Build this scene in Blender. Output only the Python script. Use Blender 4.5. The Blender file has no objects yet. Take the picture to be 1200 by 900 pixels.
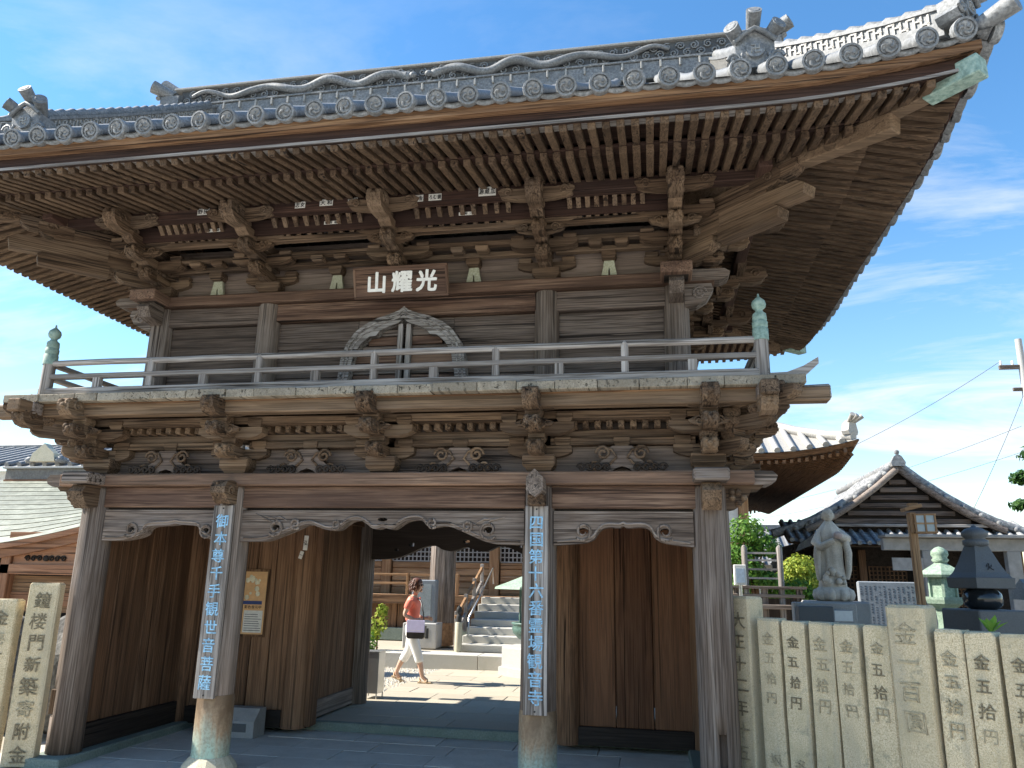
import bpy, math, random
from mathutils import Vector, Matrix
from mathutils.geometry import tessellate_polygon
random.seed(7)
SC = bpy.context.scene
COL = SC.collection
PI = math.pi
# ------------------------------------------------------------------ camera
cam_d = bpy.data.cameras.new('camera'); cam = bpy.data.objects.new('camera', cam_d); COL.objects.link(cam)
SC.camera = cam
PITCH, YAW, ROLL = 0.248, 0.183, 0.019
fw = Vector((-math.sin(YAW)*math.cos(PITCH), math.cos(YAW)*math.cos(PITCH), math.sin(PITCH)))
rt = Vector((math.cos(YAW), math.sin(YAW), 0)); up = rt.cross(fw)
r2 = math.cos(ROLL)*rt + math.sin(ROLL)*up; u2 = -math.sin(ROLL)*rt + math.cos(ROLL)*up
cam.matrix_world = Matrix(((r2.x, u2.x, -fw.x, 2.548), (r2.y, u2.y, -fw.y, -7.089), (r2.z, u2.z, -fw.z, 1.75), (0, 0, 0, 1)))
cam_d.sensor_width = 36.0; cam_d.lens = 27.07; cam_d.clip_start = 0.05; cam_d.clip_end = 3000
# ------------------------------------------------------------------ sky and sun
SUN_EL, SUN_BACK = math.radians(42), math.radians(-4)     # the sun stands to the left, level with the gate front
sun_to = Vector((-math.cos(SUN_BACK)*math.cos(SUN_EL), math.sin(SUN_BACK)*math.cos(SUN_EL), math.sin(SUN_EL)))
W = bpy.data.worlds.new('World'); SC.world = W; W.use_nodes = True
nt = W.node_tree; nt.nodes.clear()
def wn(t, **k):
    n = nt.nodes.new(t)
    for a, b in k.items(): setattr(n, a, b)
    return n
wo = wn('ShaderNodeOutputWorld'); bg = wn('ShaderNodeBackground'); bg.inputs['Strength'].default_value = 0.105
sky = wn('ShaderNodeTexSky'); sky.sky_type = 'NISHITA'; sky.sun_disc = False
sky.sun_elevation = SUN_EL; sky.sun_rotation = math.atan2(sun_to.x, sun_to.y)
sky.air_density = 1.25; sky.dust_density = 0.1; sky.ozone_density = 2.2
tc = wn('ShaderNodeTexCoord')
sep = wn('ShaderNodeSeparateXYZ'); nt.links.new(tc.outputs['Generated'], sep.inputs[0])
def wmath(op, a, b=None, clamp=False):
    n = wn('ShaderNodeMath'); n.operation = op; n.use_clamp = clamp
    for i, v in enumerate((a, b)):
        if v is None: continue
        if isinstance(v, (int, float)): n.inputs[i].default_value = v
        else: nt.links.new(v, n.inputs[i])
    return n.outputs[0]
# clouds: the view direction laid on a flat layer, so that they crowd towards the horizon
zz = wmath('ADD', wmath('MAXIMUM', sep.outputs[2], 0.0), 0.16)
comb = wn('ShaderNodeCombineXYZ')
nt.links.new(wmath('DIVIDE', sep.outputs[0], zz), comb.inputs[0]); nt.links.new(wmath('DIVIDE', sep.outputs[1], zz), comb.inputs[1])
mp = wn('ShaderNodeMapping'); mp.inputs['Rotation'].default_value = (0, 0, 0.5); mp.inputs['Scale'].default_value = (0.55, 1.25, 1); mp.inputs['Location'].default_value = (3.3, 1.9, 0)
nt.links.new(comb.outputs[0], mp.inputs[0])
n1 = wn('ShaderNodeTexNoise'); n1.inputs['Scale'].default_value = 1.5; n1.inputs['Detail'].default_value = 12; n1.inputs['Roughness'].default_value = 0.62; n1.inputs['Distortion'].default_value = 0.7
nt.links.new(mp.outputs[0], n1.inputs[0])
cr = wn('ShaderNodeValToRGB'); cr.color_ramp.elements[0].position = 0.5; cr.color_ramp.elements[1].position = 0.66
nt.links.new(n1.outputs[0], cr.inputs[0])
low = wn('ShaderNodeMapRange'); low.inputs[1].default_value = 0.72; low.inputs[2].default_value = 0.12; low.inputs[3].default_value = 0.0; low.inputs[4].default_value = 1.0
nt.links.new(sep.outputs[2], low.inputs[0])
haze = wn('ShaderNodeMapRange'); haze.inputs[1].default_value = 0.42; haze.inputs[2].default_value = 0.0; haze.inputs[3].default_value = 0.0; haze.inputs[4].default_value = 0.1
nt.links.new(sep.outputs[2], haze.inputs[0])
fac = wmath('ADD', wmath('MULTIPLY', cr.outputs[0], low.outputs[0]), haze.outputs[0], True)
mx = wn('ShaderNodeMix'); mx.data_type = 'RGBA'
nt.links.new(wmath('MULTIPLY', fac, 0.92), mx.inputs[0]); hs = wn('ShaderNodeHueSaturation'); hs.inputs['Saturation'].default_value = 1.27; nt.links.new(sky.outputs[0], hs.inputs['Color']); nt.links.new(hs.outputs[0], mx.inputs[6]); mx.inputs[7].default_value = (4.3, 4.45, 4.7, 1)
nt.links.new(mx.outputs[2], bg.inputs[0]); nt.links.new(bg.outputs[0], wo.inputs[0])
sd = bpy.data.lights.new('sun', 'SUN'); sun = bpy.data.objects.new('sun', sd); COL.objects.link(sun)
sd.energy = 5.0; sd.angle = math.radians(0.53); sd.color = (1.0, 0.94, 0.84)
sun.rotation_euler = sun_to.to_track_quat('Z', 'Y').to_euler(); sun.location = (-20, 4, 30)
SC.view_settings.view_transform = 'Standard'; SC.view_settings.look = 'None'; SC.view_settings.gamma = 1.0
SC.view_settings.exposure = 1.28; SC.view_settings.use_curve_mapping = False
SC.cycles.use_adaptive_sampling = True; SC.cycles.adaptive_threshold = 0.02; SC.cycles.max_bounces = 6; SC.cycles.diffuse_bounces = 3

# ------------------------------------------------------------------ materials
MATS = {}
class NT:
    def __init__(s, name):
        s.m = bpy.data.materials.new(name); s.m.use_nodes = True; s.t = s.m.node_tree
        s.b = s.t.nodes['Principled BSDF']; s.tc = s.n('ShaderNodeTexCoord'); s.oi = s.n('ShaderNodeObjectInfo')
    def n(s, t): return s.t.nodes.new(t)
    def l(s, a, b): s.t.links.new(a, b)
    def vec(s, scale, rnd=True):
        mp = s.n('ShaderNodeMapping'); mp.inputs['Scale'].default_value = scale
        if rnd:
            ad = s.n('ShaderNodeVectorMath'); ad.operation = 'ADD'; cm = s.n('ShaderNodeCombineXYZ')
            mu = s.n('ShaderNodeMath'); mu.operation = 'MULTIPLY'; mu.inputs[1].default_value = 37.0
            s.l(s.oi.outputs['Random'], mu.inputs[0])
            for i in range(3): s.l(mu.outputs[0], cm.inputs[i])
            s.l(s.tc.outputs['Object'], ad.inputs[0]); s.l(cm.outputs[0], ad.inputs[1]); s.l(ad.outputs[0], mp.inputs[0])
        else: s.l(s.tc.outputs['Object'], mp.inputs[0])
        return mp.outputs[0]
    def noise(s, v, scale=1, detail=5, rough=0.6, dist=0.0):
        n = s.n('ShaderNodeTexNoise'); n.inputs['Scale'].default_value = scale; n.inputs['Detail'].default_value = detail
        n.inputs['Roughness'].default_value = rough; n.inputs['Distortion'].default_value = dist; s.l(v, n.inputs['Vector']); return n.outputs[0]
    def ramp(s, f, stops):
        r = s.n('ShaderNodeValToRGB'); e = r.color_ramp.elements
        while len(e) < len(stops): e.new(0.5)
        for el, (p, c) in zip(e, stops): el.position = p; el.color = (c if isinstance(c, tuple) else (c, c, c)) + (1,)
        s.l(f, r.inputs[0]); return r.outputs[0]
    def mix(s, f, a, b, mode='MIX'):
        m = s.n('ShaderNodeMix'); m.data_type = 'RGBA'; m.blend_type = mode
        for k, v in ((0, f), (6, a), (7, b)):
            if isinstance(v, tuple): m.inputs[k].default_value = v + (1,)
            elif isinstance(v, (int, float)): m.inputs[k].default_value = v
            else: s.l(v, m.inputs[k])
        return m.outputs[2]
    def bump(s, h, strength=0.3, dist=0.01):
        b = s.n('ShaderNodeBump'); b.inputs['Strength'].default_value = strength; b.inputs['Distance'].default_value = dist
        s.l(h, b.inputs['Height']); s.l(b.outputs[0], s.b.inputs['Normal'])
    def out(s, col, rough=0.8, metal=0.0):
        if isinstance(col, tuple): s.b.inputs['Base Color'].default_value = col + (1,)
        else: s.l(col, s.b.inputs['Base Color'])
        s.b.inputs['Roughness'].default_value = rough; s.b.inputs['Metallic'].default_value = metal
        return s.m
WOODS = {   # dark, mid, light, weathered patch colour, how much patch
    'grey':   ((.075,.055,.043), (.20,.16,.132), (.37,.325,.285), (.30,.28,.27), .5),
    'brown':  ((.06,.038,.023), (.18,.122,.08), (.34,.25,.17), (.24,.2,.16), .45),
    'beam':   ((.075,.044,.032), (.2,.13,.093), (.38,.275,.2), (.095,.062,.052), .6),
    'red':    ((.022,.011,.008), (.058,.029,.02), (.105,.058,.04), (.045,.03,.024), .5),
    'board':  ((.10,.058,.034), (.19,.115,.07), (.27,.175,.11), (.13,.095,.07), .4),
    'rboard': ((.07,.03,.015), (.16,.074,.037), (.23,.118,.063), (.08,.042,.025), .45),
    'fascia': ((.10,.05,.024), (.27,.155,.085), (.43,.285,.17), (.17,.10,.06), .55),
    'hall':   ((.25,.13,.06), (.42,.24,.12), (.55,.35,.2), (.4,.3,.2), .3),
    'pale':   ((.09,.072,.058), (.34,.305,.275), (.53,.49,.455), (.36,.335,.31), .55),
    'plank':  ((.2,.17,.125), (.33,.285,.22), (.43,.38,.3), (.24,.2,.15), .5),
    'wall':   ((.085,.066,.055), (.175,.14,.12), (.26,.215,.185), (.22,.2,.185), .4),
    'rafter': ((.085,.057,.038), (.17,.12,.082), (.27,.2,.14), (.22,.17,.13), .35),
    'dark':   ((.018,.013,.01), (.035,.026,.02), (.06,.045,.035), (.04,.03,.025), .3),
    'hafu':   ((.22,.10,.055), (.36,.18,.10), (.46,.25,.15), (.3,.17,.11), .3),
}
for _k, _m in (('grey', (.97, .915, .87)), ('brown', (.76, .70, .64)), ('rafter', (.66, .585, .51)), ('wall', (.88, .81, .75)), ('beam', (.92, .83, .765)), ('board', (1.1, .97, .85)), ('fascia', (.9, .86, .82))):
    WOODS[_k] = tuple(tuple(a*b*(.62 if i == 0 else 1) for a, b in zip(c, _m)) if isinstance(c, tuple) else c for i, c in enumerate(WOODS[_k]))
def wood(pal, axis):
    k = 'wood_%s_%s' % (pal, axis)
    if k in MATS: return MATS[k]
    d, m, l, w, wa = WOODS[pal]; N = NT(k)
    st = [9.0, 9.0, 9.0]; st['xyz'.index(axis)] = 0.75
    st2 = [75.0, 75.0, 75.0]; st2['xyz'.index(axis)] = 1.6
    g = N.noise(N.vec(tuple(st)), 1.0, 5, 0.65, 0.8); fine = N.noise(N.vec(tuple(st2)), 1.0, 2, 0.6, 0.3)
    st4 = [26.0, 26.0, 26.0]; st4['xyz'.index(axis)] = 0.45; crk = N.noise(N.vec(tuple(st4)), 1.0, 3, 0.55, 0.5)
    st3 = [2.6, 2.6, 2.6]; st3['xyz'.index(axis)] = 0.7
    big = N.noise(N.vec(tuple(st3)), 1.0, 5, 0.6, 0.4)
    c = N.ramp(g, [(0.3, d), (0.5, m), (0.72, l)])
    c = N.mix(N.ramp(big, [(0.46, 0.0), (0.62, wa)]), c, w)
    c = N.mix(N.ramp(fine, [(0.38, 0.85), (0.54, 0.0)]), c, d)
    c = N.mix(N.ramp(crk, [(0.355, 0.95), (0.40, 0.0)]), c, tuple(x*.3 for x in d))
    c = N.mix(N.ramp(N.oi.outputs['Random'], [(0.35, 0.0), (1.0, 0.5)]), c, tuple(x*0.5 for x in m))
    c = N.mix(N.ramp(N.oi.outputs['Random'], [(0.0, 0.4), (0.35, 0.0)]), c, l)
    N.bump(N.mix(0.4, N.mix(0.5, g, fine), N.ramp(crk, [(0.32, 0.0), (0.4, 1.0)])), 0.7, 0.014)
    MATS[k] = N.out(c, 0.82); N.b.inputs['Specular IOR Level'].default_value = 0.25
    return MATS[k]
def stone(name, c1, c2, c3, speck=160, rough=0.9, bump=0.4, stain=(.12,.12,.09), stainamt=.35, metal=0):
    if name in MATS: return MATS[name]
    N = NT(name); a = N.noise(N.vec((1,1,1)), speck, 3, 0.7); b = N.noise(N.vec((1,1,1)), 3.2, 6, 0.65, 0.3); e = N.noise(N.vec((1,1,1)), 28, 4, 0.6)
    c = N.ramp(a, [(0.35, c1), (0.52, c2), (0.68, c3)])
    c = N.mix(N.ramp(b, [(0.45, 0.0), (0.68, stainamt)]), c, stain)
    c = N.mix(N.ramp(N.oi.outputs['Random'], [(0.0, 0.0), (1.0, 0.42)]), c, tuple(x*0.62 for x in c2))
    if name == 'granite':
        sk_ = N.noise(N.vec((9, 9, .9)), 1.0, 4, 0.6, 0.4); bl = N.noise(N.vec((1, 1, 1)), 9, 5, 0.7)
        c = N.mix(N.ramp(sk_, [(0.5, 0.0), (0.68, 0.6)]), c, (.36,.32,.235)); c = N.mix(N.ramp(bl, [(0.58, 0.0), (0.66, 0.55)]), c, (.25,.235,.17))
    N.bump(N.mix(0.5, a, e), bump, 0.008); MATS[name] = N.out(c, rough, metal); return MATS[name]
def plain(name, col, rough=0.6, var=0.15, metal=0.0, scale=20, bump=0.0):
    if name in MATS: return MATS[name]
    N = NT(name); a = N.noise(N.vec((1,1,1)), scale, 4, 0.6)
    c = N.ramp(a, [(0.3, tuple(x*(1-var) for x in col)), (0.7, tuple(min(1, x*(1+var)) for x in col))])
    if bump: N.bump(a, bump, 0.01)
    MATS[name] = N.out(c, rough, metal); return MATS[name]
def M(name):
    if name in MATS: return MATS[name]
    if name == 'tile': return stone(name, (.115,.118,.12), (.215,.22,.222), (.32,.325,.325), 38, 0.6, 0.4, (.095,.1,.1), .6)
    if name == 'tile_pale': return stone(name, (.27,.255,.225), (.38,.36,.325), (.47,.45,.41), 40, 0.6, 0.3, (.3,.29,.27), .35)
    if name == 'tile_lichen': return stone(name, (.08,.083,.088), (.24,.242,.245), (.5,.49,.46), 11, 0.75, 0.5, (.4,.4,.36), .6)
    if name == 'relief': return stone(name, (.035,.037,.04), (.07,.073,.076), (.12,.12,.12), 60, 0.7, 0.4, (.2,.2,.19), .4)
    if name == 'granite': return stone(name, (.38,.295,.17), (.68,.565,.37), (.82,.71,.5), 120, 0.95, 0.9, (.38,.325,.19), .6)
    if name == 'pavement': return stone(name, (.42,.375,.32), (.59,.535,.46), (.7,.645,.57), 150, 0.9, 0.4, (.37,.335,.285), .6)
    if name == 'court': return stone(name, (.34,.295,.22), (.43,.38,.295), (.52,.47,.38), 160, 0.95, 0.4, (.36,.315,.235), .4)
    if name == 'street': return stone(name, (.4,.39,.37), (.5,.485,.455), (.58,.565,.53), 140, 0.95, 0.3, (.28,.28,.27), .4)
    if name == 'mossstone': return stone(name, (.13,.165,.14), (.2,.245,.21), (.27,.3,.26), 60, 0.9, 0.5, (.1,.14,.11), .5)
    if name == 'darkstone': return stone(name, (.05,.053,.055), (.10,.106,.11), (.17,.175,.18), 200, 0.6, 0.2, (.13,.13,.125), .4)
    if name == 'blackstone': return stone(name, (.008,.01,.012), (.018,.022,.027), (.035,.04,.045), 220, 0.12, 0.05, (.02,.025,.03), .3)
    if name == 'greystone': return stone(name, (.26,.25,.235), (.36,.35,.33), (.47,.455,.43), 190, 0.9, 0.4, (.2,.19,.175), .45)
    if name == 'statue': return stone(name, (.42,.37,.305), (.6,.545,.46), (.72,.66,.57), 120, 0.95, 0.5, (.22,.19,.15), .5)
    if name == 'bluestone': return stone(name, (.16,.18,.2), (.23,.25,.27), (.3,.32,.34), 160, 0.7, 0.2, (.34,.37,.4), .3)
    if name == 'boulder': return stone(name, (.05,.045,.04), (.13,.12,.105), (.24,.22,.195), 14, 0.95, 0.9, (.06,.065,.05), .5)
    if name == 'kerb': return stone(name, (.42,.4,.35), (.52,.5,.45), (.62,.6,.55), 150, 0.9, 0.3, (.4,.4,.33), .4)
    if name == 'verdigris': return stone(name, (.15,.235,.2), (.26,.37,.315), (.37,.47,.4), 24, 0.7, 0.4, (.16,.19,.15), .5, 0.0)
    if name == 'bronze_green': return stone(name, (.16,.24,.18), (.27,.37,.28), (.38,.47,.36), 26, 0.75, 0.4, (.14,.17,.12), .45)
    if name == 'copper_roof': return stone(name, (.095,.108,.076), (.135,.148,.106), (.18,.19,.14), 18, 0.6, 0.2, (.42,.44,.35), .5)
    if name == 'burner_bronze': return stone(name, (.05,.1,.085), (.09,.17,.145), (.15,.24,.2), 30, 0.5, 0.3, (.06,.08,.06), .4)
    if name == 'sleeve':
        N = NT(name); a = N.noise(N.vec((5,5,2)), 1.0, 6, 0.65, 0.8); b = N.noise(N.vec((1,1,1)), 40, 3, 0.6)
        sx = N.n('ShaderNodeSeparateXYZ'); N.l(N.tc.outputs['Object'], sx.inputs[0])
        zr = N.n('ShaderNodeMath'); zr.operation = 'MULTIPLY_ADD'; zr.inputs[1].default_value = -0.9; zr.inputs[2].default_value = 0.27; N.l(sx.outputs[2], zr.inputs[0])
        ad = N.n('ShaderNodeMath'); ad.operation = 'ADD'; N.l(a, ad.inputs[0]); N.l(zr.outputs[0], ad.inputs[1])
        c = N.ramp(ad.outputs[0], [(0.3, (.15,.10,.06)), (0.46, (.27,.2,.13)), (0.58, (.3,.33,.27)), (0.75, (.27,.42,.38))])
        c = N.mix(N.ramp(b, [(0.4, 0.35), (0.55, 0.0)]), c, (.12,.085,.05)); N.bump(a, 0.25, 0.01); MATS[name] = N.out(c, 0.55, 0.25); return MATS[name]
    if name == 'blue_paint': return plain(name, (.26,.47,.64), 0.85, 0.4, 0, 30)
    if name == 'white_paint': return plain(name, (.78,.77,.72), 0.7, 0.1)
    if name == 'ink': return plain(name, (.02,.02,.02), 0.8)
    if name == 'engraved': return plain(name, (.2,.165,.105), 0.95, 0.45, 0, 50)
    if name == 'engraved_faint': return plain(name, (.36,.305,.2), 0.95, 0.35, 0, 50)
    if name == 'engraved_grey': return plain(name, (.09,.1,.12), 0.9, 0.2)
    if name == 'paper': return plain(name, (.66,.63,.56), 0.8, 0.12)
    if name == 'whitewash': return plain(name, (.23,.23,.225), 0.9, 0.2, 0, 6)
    if name == 'plaster': return plain(name, (.74,.73,.69), 0.9, 0.06)
    if name == 'steel': return plain(name, (.55,.55,.53), 0.3, 0.08, 0.85, 3)
    if name == 'brass': return plain(name, (.36,.2,.1), 0.6, 0.4, 0.3, 14, 0.4)
    if name == 'wire': return plain(name, (.02,.02,.02), 0.6)
    if name == 'concrete': return stone(name, (.38,.37,.35), (.46,.45,.43), (.53,.52,.5), 80, 0.9, 0.3, (.34,.33,.31), .4)
    if name == 'plaque': return wood('red', 'x')
    if name == 'cream_pad': return stone(name, (.42,.38,.26), (.55,.5,.37), (.62,.57,.44), 80, 0.7, 0.2, (.3,.33,.22), .35)
    if name == 'minozuka': return stone(name, (.3,.3,.2), (.42,.42,.3), (.5,.5,.38), 50, 0.9, 0.3, (.3,.3,.2), .3)
    if name == 'skin': return plain(name, (.58,.36,.26), 0.6, 0.1, 0, 12)
    if name == 'coral': return plain(name, (.85,.22,.15), 0.85, 0.08, 0, 8, 0.2)
    if name == 'whitecloth': return plain(name, (.8,.78,.74), 0.9, 0.04, 0, 8, 0.3)
    if name == 'hair': return plain(name, (.11,.038,.018), 0.5, 0.6, 0, 70)
    if name == 'blackleather': return plain(name, (.025,.022,.02), 0.4, 0.2)
    if name == 'lilac': return plain(name, (.62,.58,.85), 0.7, 0.05)
    if name == 'tan': return plain(name, (.5,.36,.22), 0.6, 0.1)
    if name == 'glass': return plain(name, (.35,.4,.42), 0.15, 0.1)
    if name == 'solar': return plain(name, (.5,.56,.62), 0.2, 0.05)
    if name == 'poster':
        return plain(name, (.62,.36,.16), 0.6, 0.15, 0, 9)
    raise KeyError(name)
def leafmat(name, a, b, c):
    if name in MATS: return MATS[name]
    N = NT(name); gi = N.n('ShaderNodeNewGeometry')
    col = N.ramp(gi.outputs['Random Per Island'], [(0.0, a), (0.55, b), (1.0, c)])
    N.out(col, 0.6); N.b.inputs['Specular IOR Level'].default_value = 0.3
    try: N.b.inputs['Subsurface Weight'].default_value = 0.0
    except KeyError: pass
    tr = N.n('ShaderNodeBsdfTranslucent'); N.l(col, tr.inputs[0]); ms = N.n('ShaderNodeMixShader'); ms.inputs[0].default_value = 0.35
    N.l(N.b.outputs[0], ms.inputs[1]); N.l(tr.outputs[0], ms.inputs[2]); N.l(ms.outputs[0], N.t.nodes['Material Output'].inputs[0])
    MATS[name] = N.m; return N.m

# ------------------------------------------------------------------ mesh helpers
class MB:
    def __init__(s): s.v = []; s.f = []; s.s = []
    def add(s, vs, fs, smooth=False):
        o = len(s.v); s.v += [tuple(v) for v in vs]
        for f in fs: s.f.append(tuple(i+o for i in f)); s.s.append(smooth)
        return s
    def box(s, x0, x1, y0, y1, z0, z1, c=0.0, M_=None):
        if c <= 0:
            vs = [(x, y, z) for z in (z0, z1) for y in (y0, y1) for x in (x0, x1)]
            fs = [(0,2,3,1), (4,5,7,6), (0,1,5,4), (2,6,7,3), (0,4,6,2), (1,3,7,5)]
        else:
            C_ = ((x0+x1)/2, (y0+y1)/2, (z0+z1)/2); H = ((x1-x0)/2, (y1-y0)/2, (z1-z0)/2)
            c = min(c, min(H)*0.45); vs = []; idx = {}
            for sx in (-1, 1):
                for sy in (-1, 1):
                    for sz in (-1, 1):
                        S = (sx, sy, sz)
                        for a in range(3):
                            idx[(sx, sy, sz, a)] = len(vs)
                            vs.append(tuple(C_[k] + S[k]*(H[k] if k == a else H[k]-c) for k in range(3)))
            fs = []
            def q(*ks):
                vv = [Vector(vs[idx[k]]) for k in ks]; n = (vv[1]-vv[0]).cross(vv[2]-vv[0]); ctr = sum(vv, Vector())/len(vv) - Vector(C_)
                f = [idx[k] for k in ks]
                fs.append(tuple(f if n.dot(ctr) > 0 else f[::-1]))
            for a in range(3):
                b, d = [k for k in range(3) if k != a]
                for sg in (-1, 1):
                    ks = []
                    for sb, sd in ((-1,-1), (1,-1), (1,1), (-1,1)):
                        S = [0,0,0]; S[a] = sg; S[b] = sb; S[d] = sd; ks.append((*S, a))
                    q(*ks)
            for a in range(3):     # edges along axis a
                b, d = [k for k in range(3) if k != a]
                for sb in (-1, 1):
                    for sd in (-1, 1):
                        S1 = [0,0,0]; S1[a] = -1; S1[b] = sb; S1[d] = sd; S2 = list(S1); S2[a] = 1
                        q((*S1, b), (*S2, b), (*S2, d), (*S1, d))
            for sx in (-1, 1):
                for sy in (-1, 1):
                    for sz in (-1, 1): q((sx,sy,sz,0), (sx,sy,sz,1), (sx,sy,sz,2))
        if M_ is not None: vs = [M_ @ Vector(v) for v in vs]
        return s.add(vs, fs)
    def beam(s, p0, p1, w, h, c=0.0, upv=None):
        """box whose bottom centre line runs p0 to p1"""
        p0 = Vector(p0); p1 = Vector(p1); d = (p1-p0); L = d.length; d.normalize()
        u0 = Vector(upv) if upv else Vector((0,0,1))
        sdir = d.cross(u0); sdir.normalize(); u = sdir.cross(d)
        Mx = Matrix(((d.x, -sdir.x, u.x, p0.x), (d.y, -sdir.y, u.y, p0.y), (d.z, -sdir.z, u.z, p0.z), (0,0,0,1)))
        return s.box(0, L, -w/2, w/2, 0, h, c, Mx)
    def prism(s, poly, a0, a1, plane='XZ', holes=()):
        """polygon (2D) pushed out between a0 and a1 along the third axis"""
        loops = [list(poly)] + [list(h) for h in holes]
        tris = tessellate_polygon([[Vector((x, z, 0)) for x, z in lp] for lp in loops])
        flat = [p for lp in loops for p in lp]; n = len(flat)
        def P(p, a):
            if plane == 'XZ': return (p[0], a, p[1])
            if plane == 'YZ': return (a, p[0], p[1])
            return (p[0], p[1], a)
        vs = [P(p, a0) for p in flat] + [P(p, a1) for p in flat]
        fs = []
        for t in tris:
            fs.append(tuple(t)); fs.append(tuple(i+n for i in reversed(t)))
        s.add(vs, fs)
        k = 0
        for lp in loops:
            m = len(lp); vv = [P(p, a0) for p in lp] + [P(p, a1) for p in lp]
            s.add(vv, [(i, (i+1) % m, (i+1) % m + m, i+m) for i in range(m)])
        return s
    def cyl(s, p0, p1, r0, r1=None, n=16, caps=True):
        r1 = r0 if r1 is None else r1
        p0 = Vector(p0); p1 = Vector(p1); d = (p1-p0).normalized()
        a = d.orthogonal().normalized(); b = d.cross(a)
        ring = lambda p, r: [p + (a*math.cos(2*PI*i/n) + b*math.sin(2*PI*i/n))*r for i in range(n)]
        A, B = ring(p0, r0), ring(p1, r1)
        s.add(A+B, [(i, (i+1) % n, (i+1) % n+n, i+n) for i in range(n)], True)
        if caps: s.add(A, [tuple(range(n-1, -1, -1))]); s.add(B, [tuple(range(n))])
        return s
    def lathe(s, prof, n=20, c=(0,0,0), smooth=True, rot=0.0):
        vs = []
        for r, z in prof:
            for i in range(n):
                t = 2*PI*i/n + rot; vs.append((c[0]+r*math.cos(t), c[1]+r*math.sin(t), c[2]+z))
        fs = []
        for j in range(len(prof)-1):
            for i in range(n):
                k = (i+1) % n; fs.append((j*n+i, j*n+k, (j+1)*n+k, (j+1)*n+i))
        s.add(vs, fs, smooth)
        if prof[0][0] > 1e-4: s.add(vs[:n], [tuple(range(n-1, -1, -1))])
        if prof[-1][0] > 1e-4: s.add(vs[-n:], [tuple(range(n))])
        return s
    def tube(s, path, r, n=8, caps=True, flat=1.0):
        P = [Vector(p) for p in path]; m = len(P); R = r if isinstance(r, (list, tuple)) else [r]*m
        vs = []; prev = None
        for i, p in enumerate(P):
            d = (P[min(i+1, m-1)] - P[max(i-1, 0)]).normalized()
            a = d.orthogonal().normalized() if prev is None else (prev - d*prev.dot(d)).normalized()
            prev = a; b = d.cross(a)
            vs += [p + (a*math.cos(2*PI*k/n) + b*math.sin(2*PI*k/n)*flat)*R[i] for k in range(n)]
        fs = [(i*n+k, i*n+(k+1) % n, (i+1)*n+(k+1) % n, (i+1)*n+k) for i in range(m-1) for k in range(n)]
        s.add(vs, fs, True)
        if caps: s.add(vs[:n], [tuple(range(n-1, -1, -1))]); s.add(vs[-n:], [tuple(range(n))])
        return s
    def ball(s, c, r, n=10, sx=1, sy=1, sz=1):
        vs = []; m = max(4, n//2)
        for j in range(m+1):
            t = PI*j/m
            for i in range(n):
                q = 2*PI*i/n; vs.append((c[0]+r*sx*math.sin(t)*math.cos(q), c[1]+r*sy*math.sin(t)*math.sin(q), c[2]-r*sz*math.cos(t)))
        return s.add(vs, [(j*n+i, j*n+(i+1) % n, (j+1)*n+(i+1) % n, (j+1)*n+i) for j in range(m) for i in range(n)], True)
    def grid(s, fn, us, vs_, smooth=True):
        nu, nv = len(us), len(vs_)
        P = [fn(u, v) for u in us for v in vs_]
        return s.add(P, [(i*nv+j, (i+1)*nv+j, (i+1)*nv+j+1, i*nv+j+1) for i in range(nu-1) for j in range(nv-1)], smooth)
    def mesh(s, name):
        me = bpy.data.meshes.new(name); me.from_pydata(s.v, [], s.f)
        me.polygons.foreach_set('use_smooth', s.s); me.update(); return me
    def build(s, name, mat, parent=None, loc=(0,0,0), rot=(0,0,0)):
        return link(name, s.mesh(name), mat, parent, loc, rot)
def matof(mat, me):
    if isinstance(mat, str):
        if mat in WOODS:
            co = [v.co for v in me.vertices]; d = [max(c[k] for c in co)-min(c[k] for c in co) for k in range(3)]
            return wood(mat, 'xyz'[d.index(max(d))])
        if ':' in mat: return wood(*mat.split(':'))
        return M(mat)
    return mat
def link(name, me, mat, parent=None, loc=(0,0,0), rot=(0,0,0), scale=None):
    if mat is not None and not me.materials: me.materials.append(matof(mat, me))
    o = bpy.data.objects.new(name, me); COL.objects.link(o); o.parent = parent; o.location = loc; o.rotation_euler = rot
    if scale: o.scale = scale
    return o
CACHE = {}
def shared(key, fn, name, mat, parent=None, loc=(0,0,0), rot=(0,0,0), scale=None):
    k = (key, mat)
    if k not in CACHE:
        b = MB(); fn(b); me = b.mesh(key); me.materials.append(matof(mat, me)); CACHE[k] = me
    return link(name, CACHE[k], None, parent, loc, rot, scale)
def tag(o, label=None, cat=None, group=None, kind=None):
    for k, v in (('label', label), ('category', cat), ('group', group), ('kind', kind)):
        if v: o[k] = v
    return o
def thing(name, label, cat, loc=(0,0,0), rz=0.0, group=None):
    o = bpy.data.objects.new(name, None); COL.objects.link(o); o.location = loc; o.rotation_euler = (0,0,rz); o.empty_display_size = 0.2
    return tag(o, label, cat, group)
def B(x0, x1, y0, y1, z0, z1, name, mat, parent, c=0.006):
    """one box part with its own origin at its middle"""
    cx, cy, cz = (x0+x1)/2, (y0+y1)/2, (z0+z1)/2
    return MB().box(x0-cx, x1-cx, y0-cy, y1-cy, z0-cz, z1-cz, c).build(name, mat, parent, (cx, cy, cz))
GLY = {}
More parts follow.
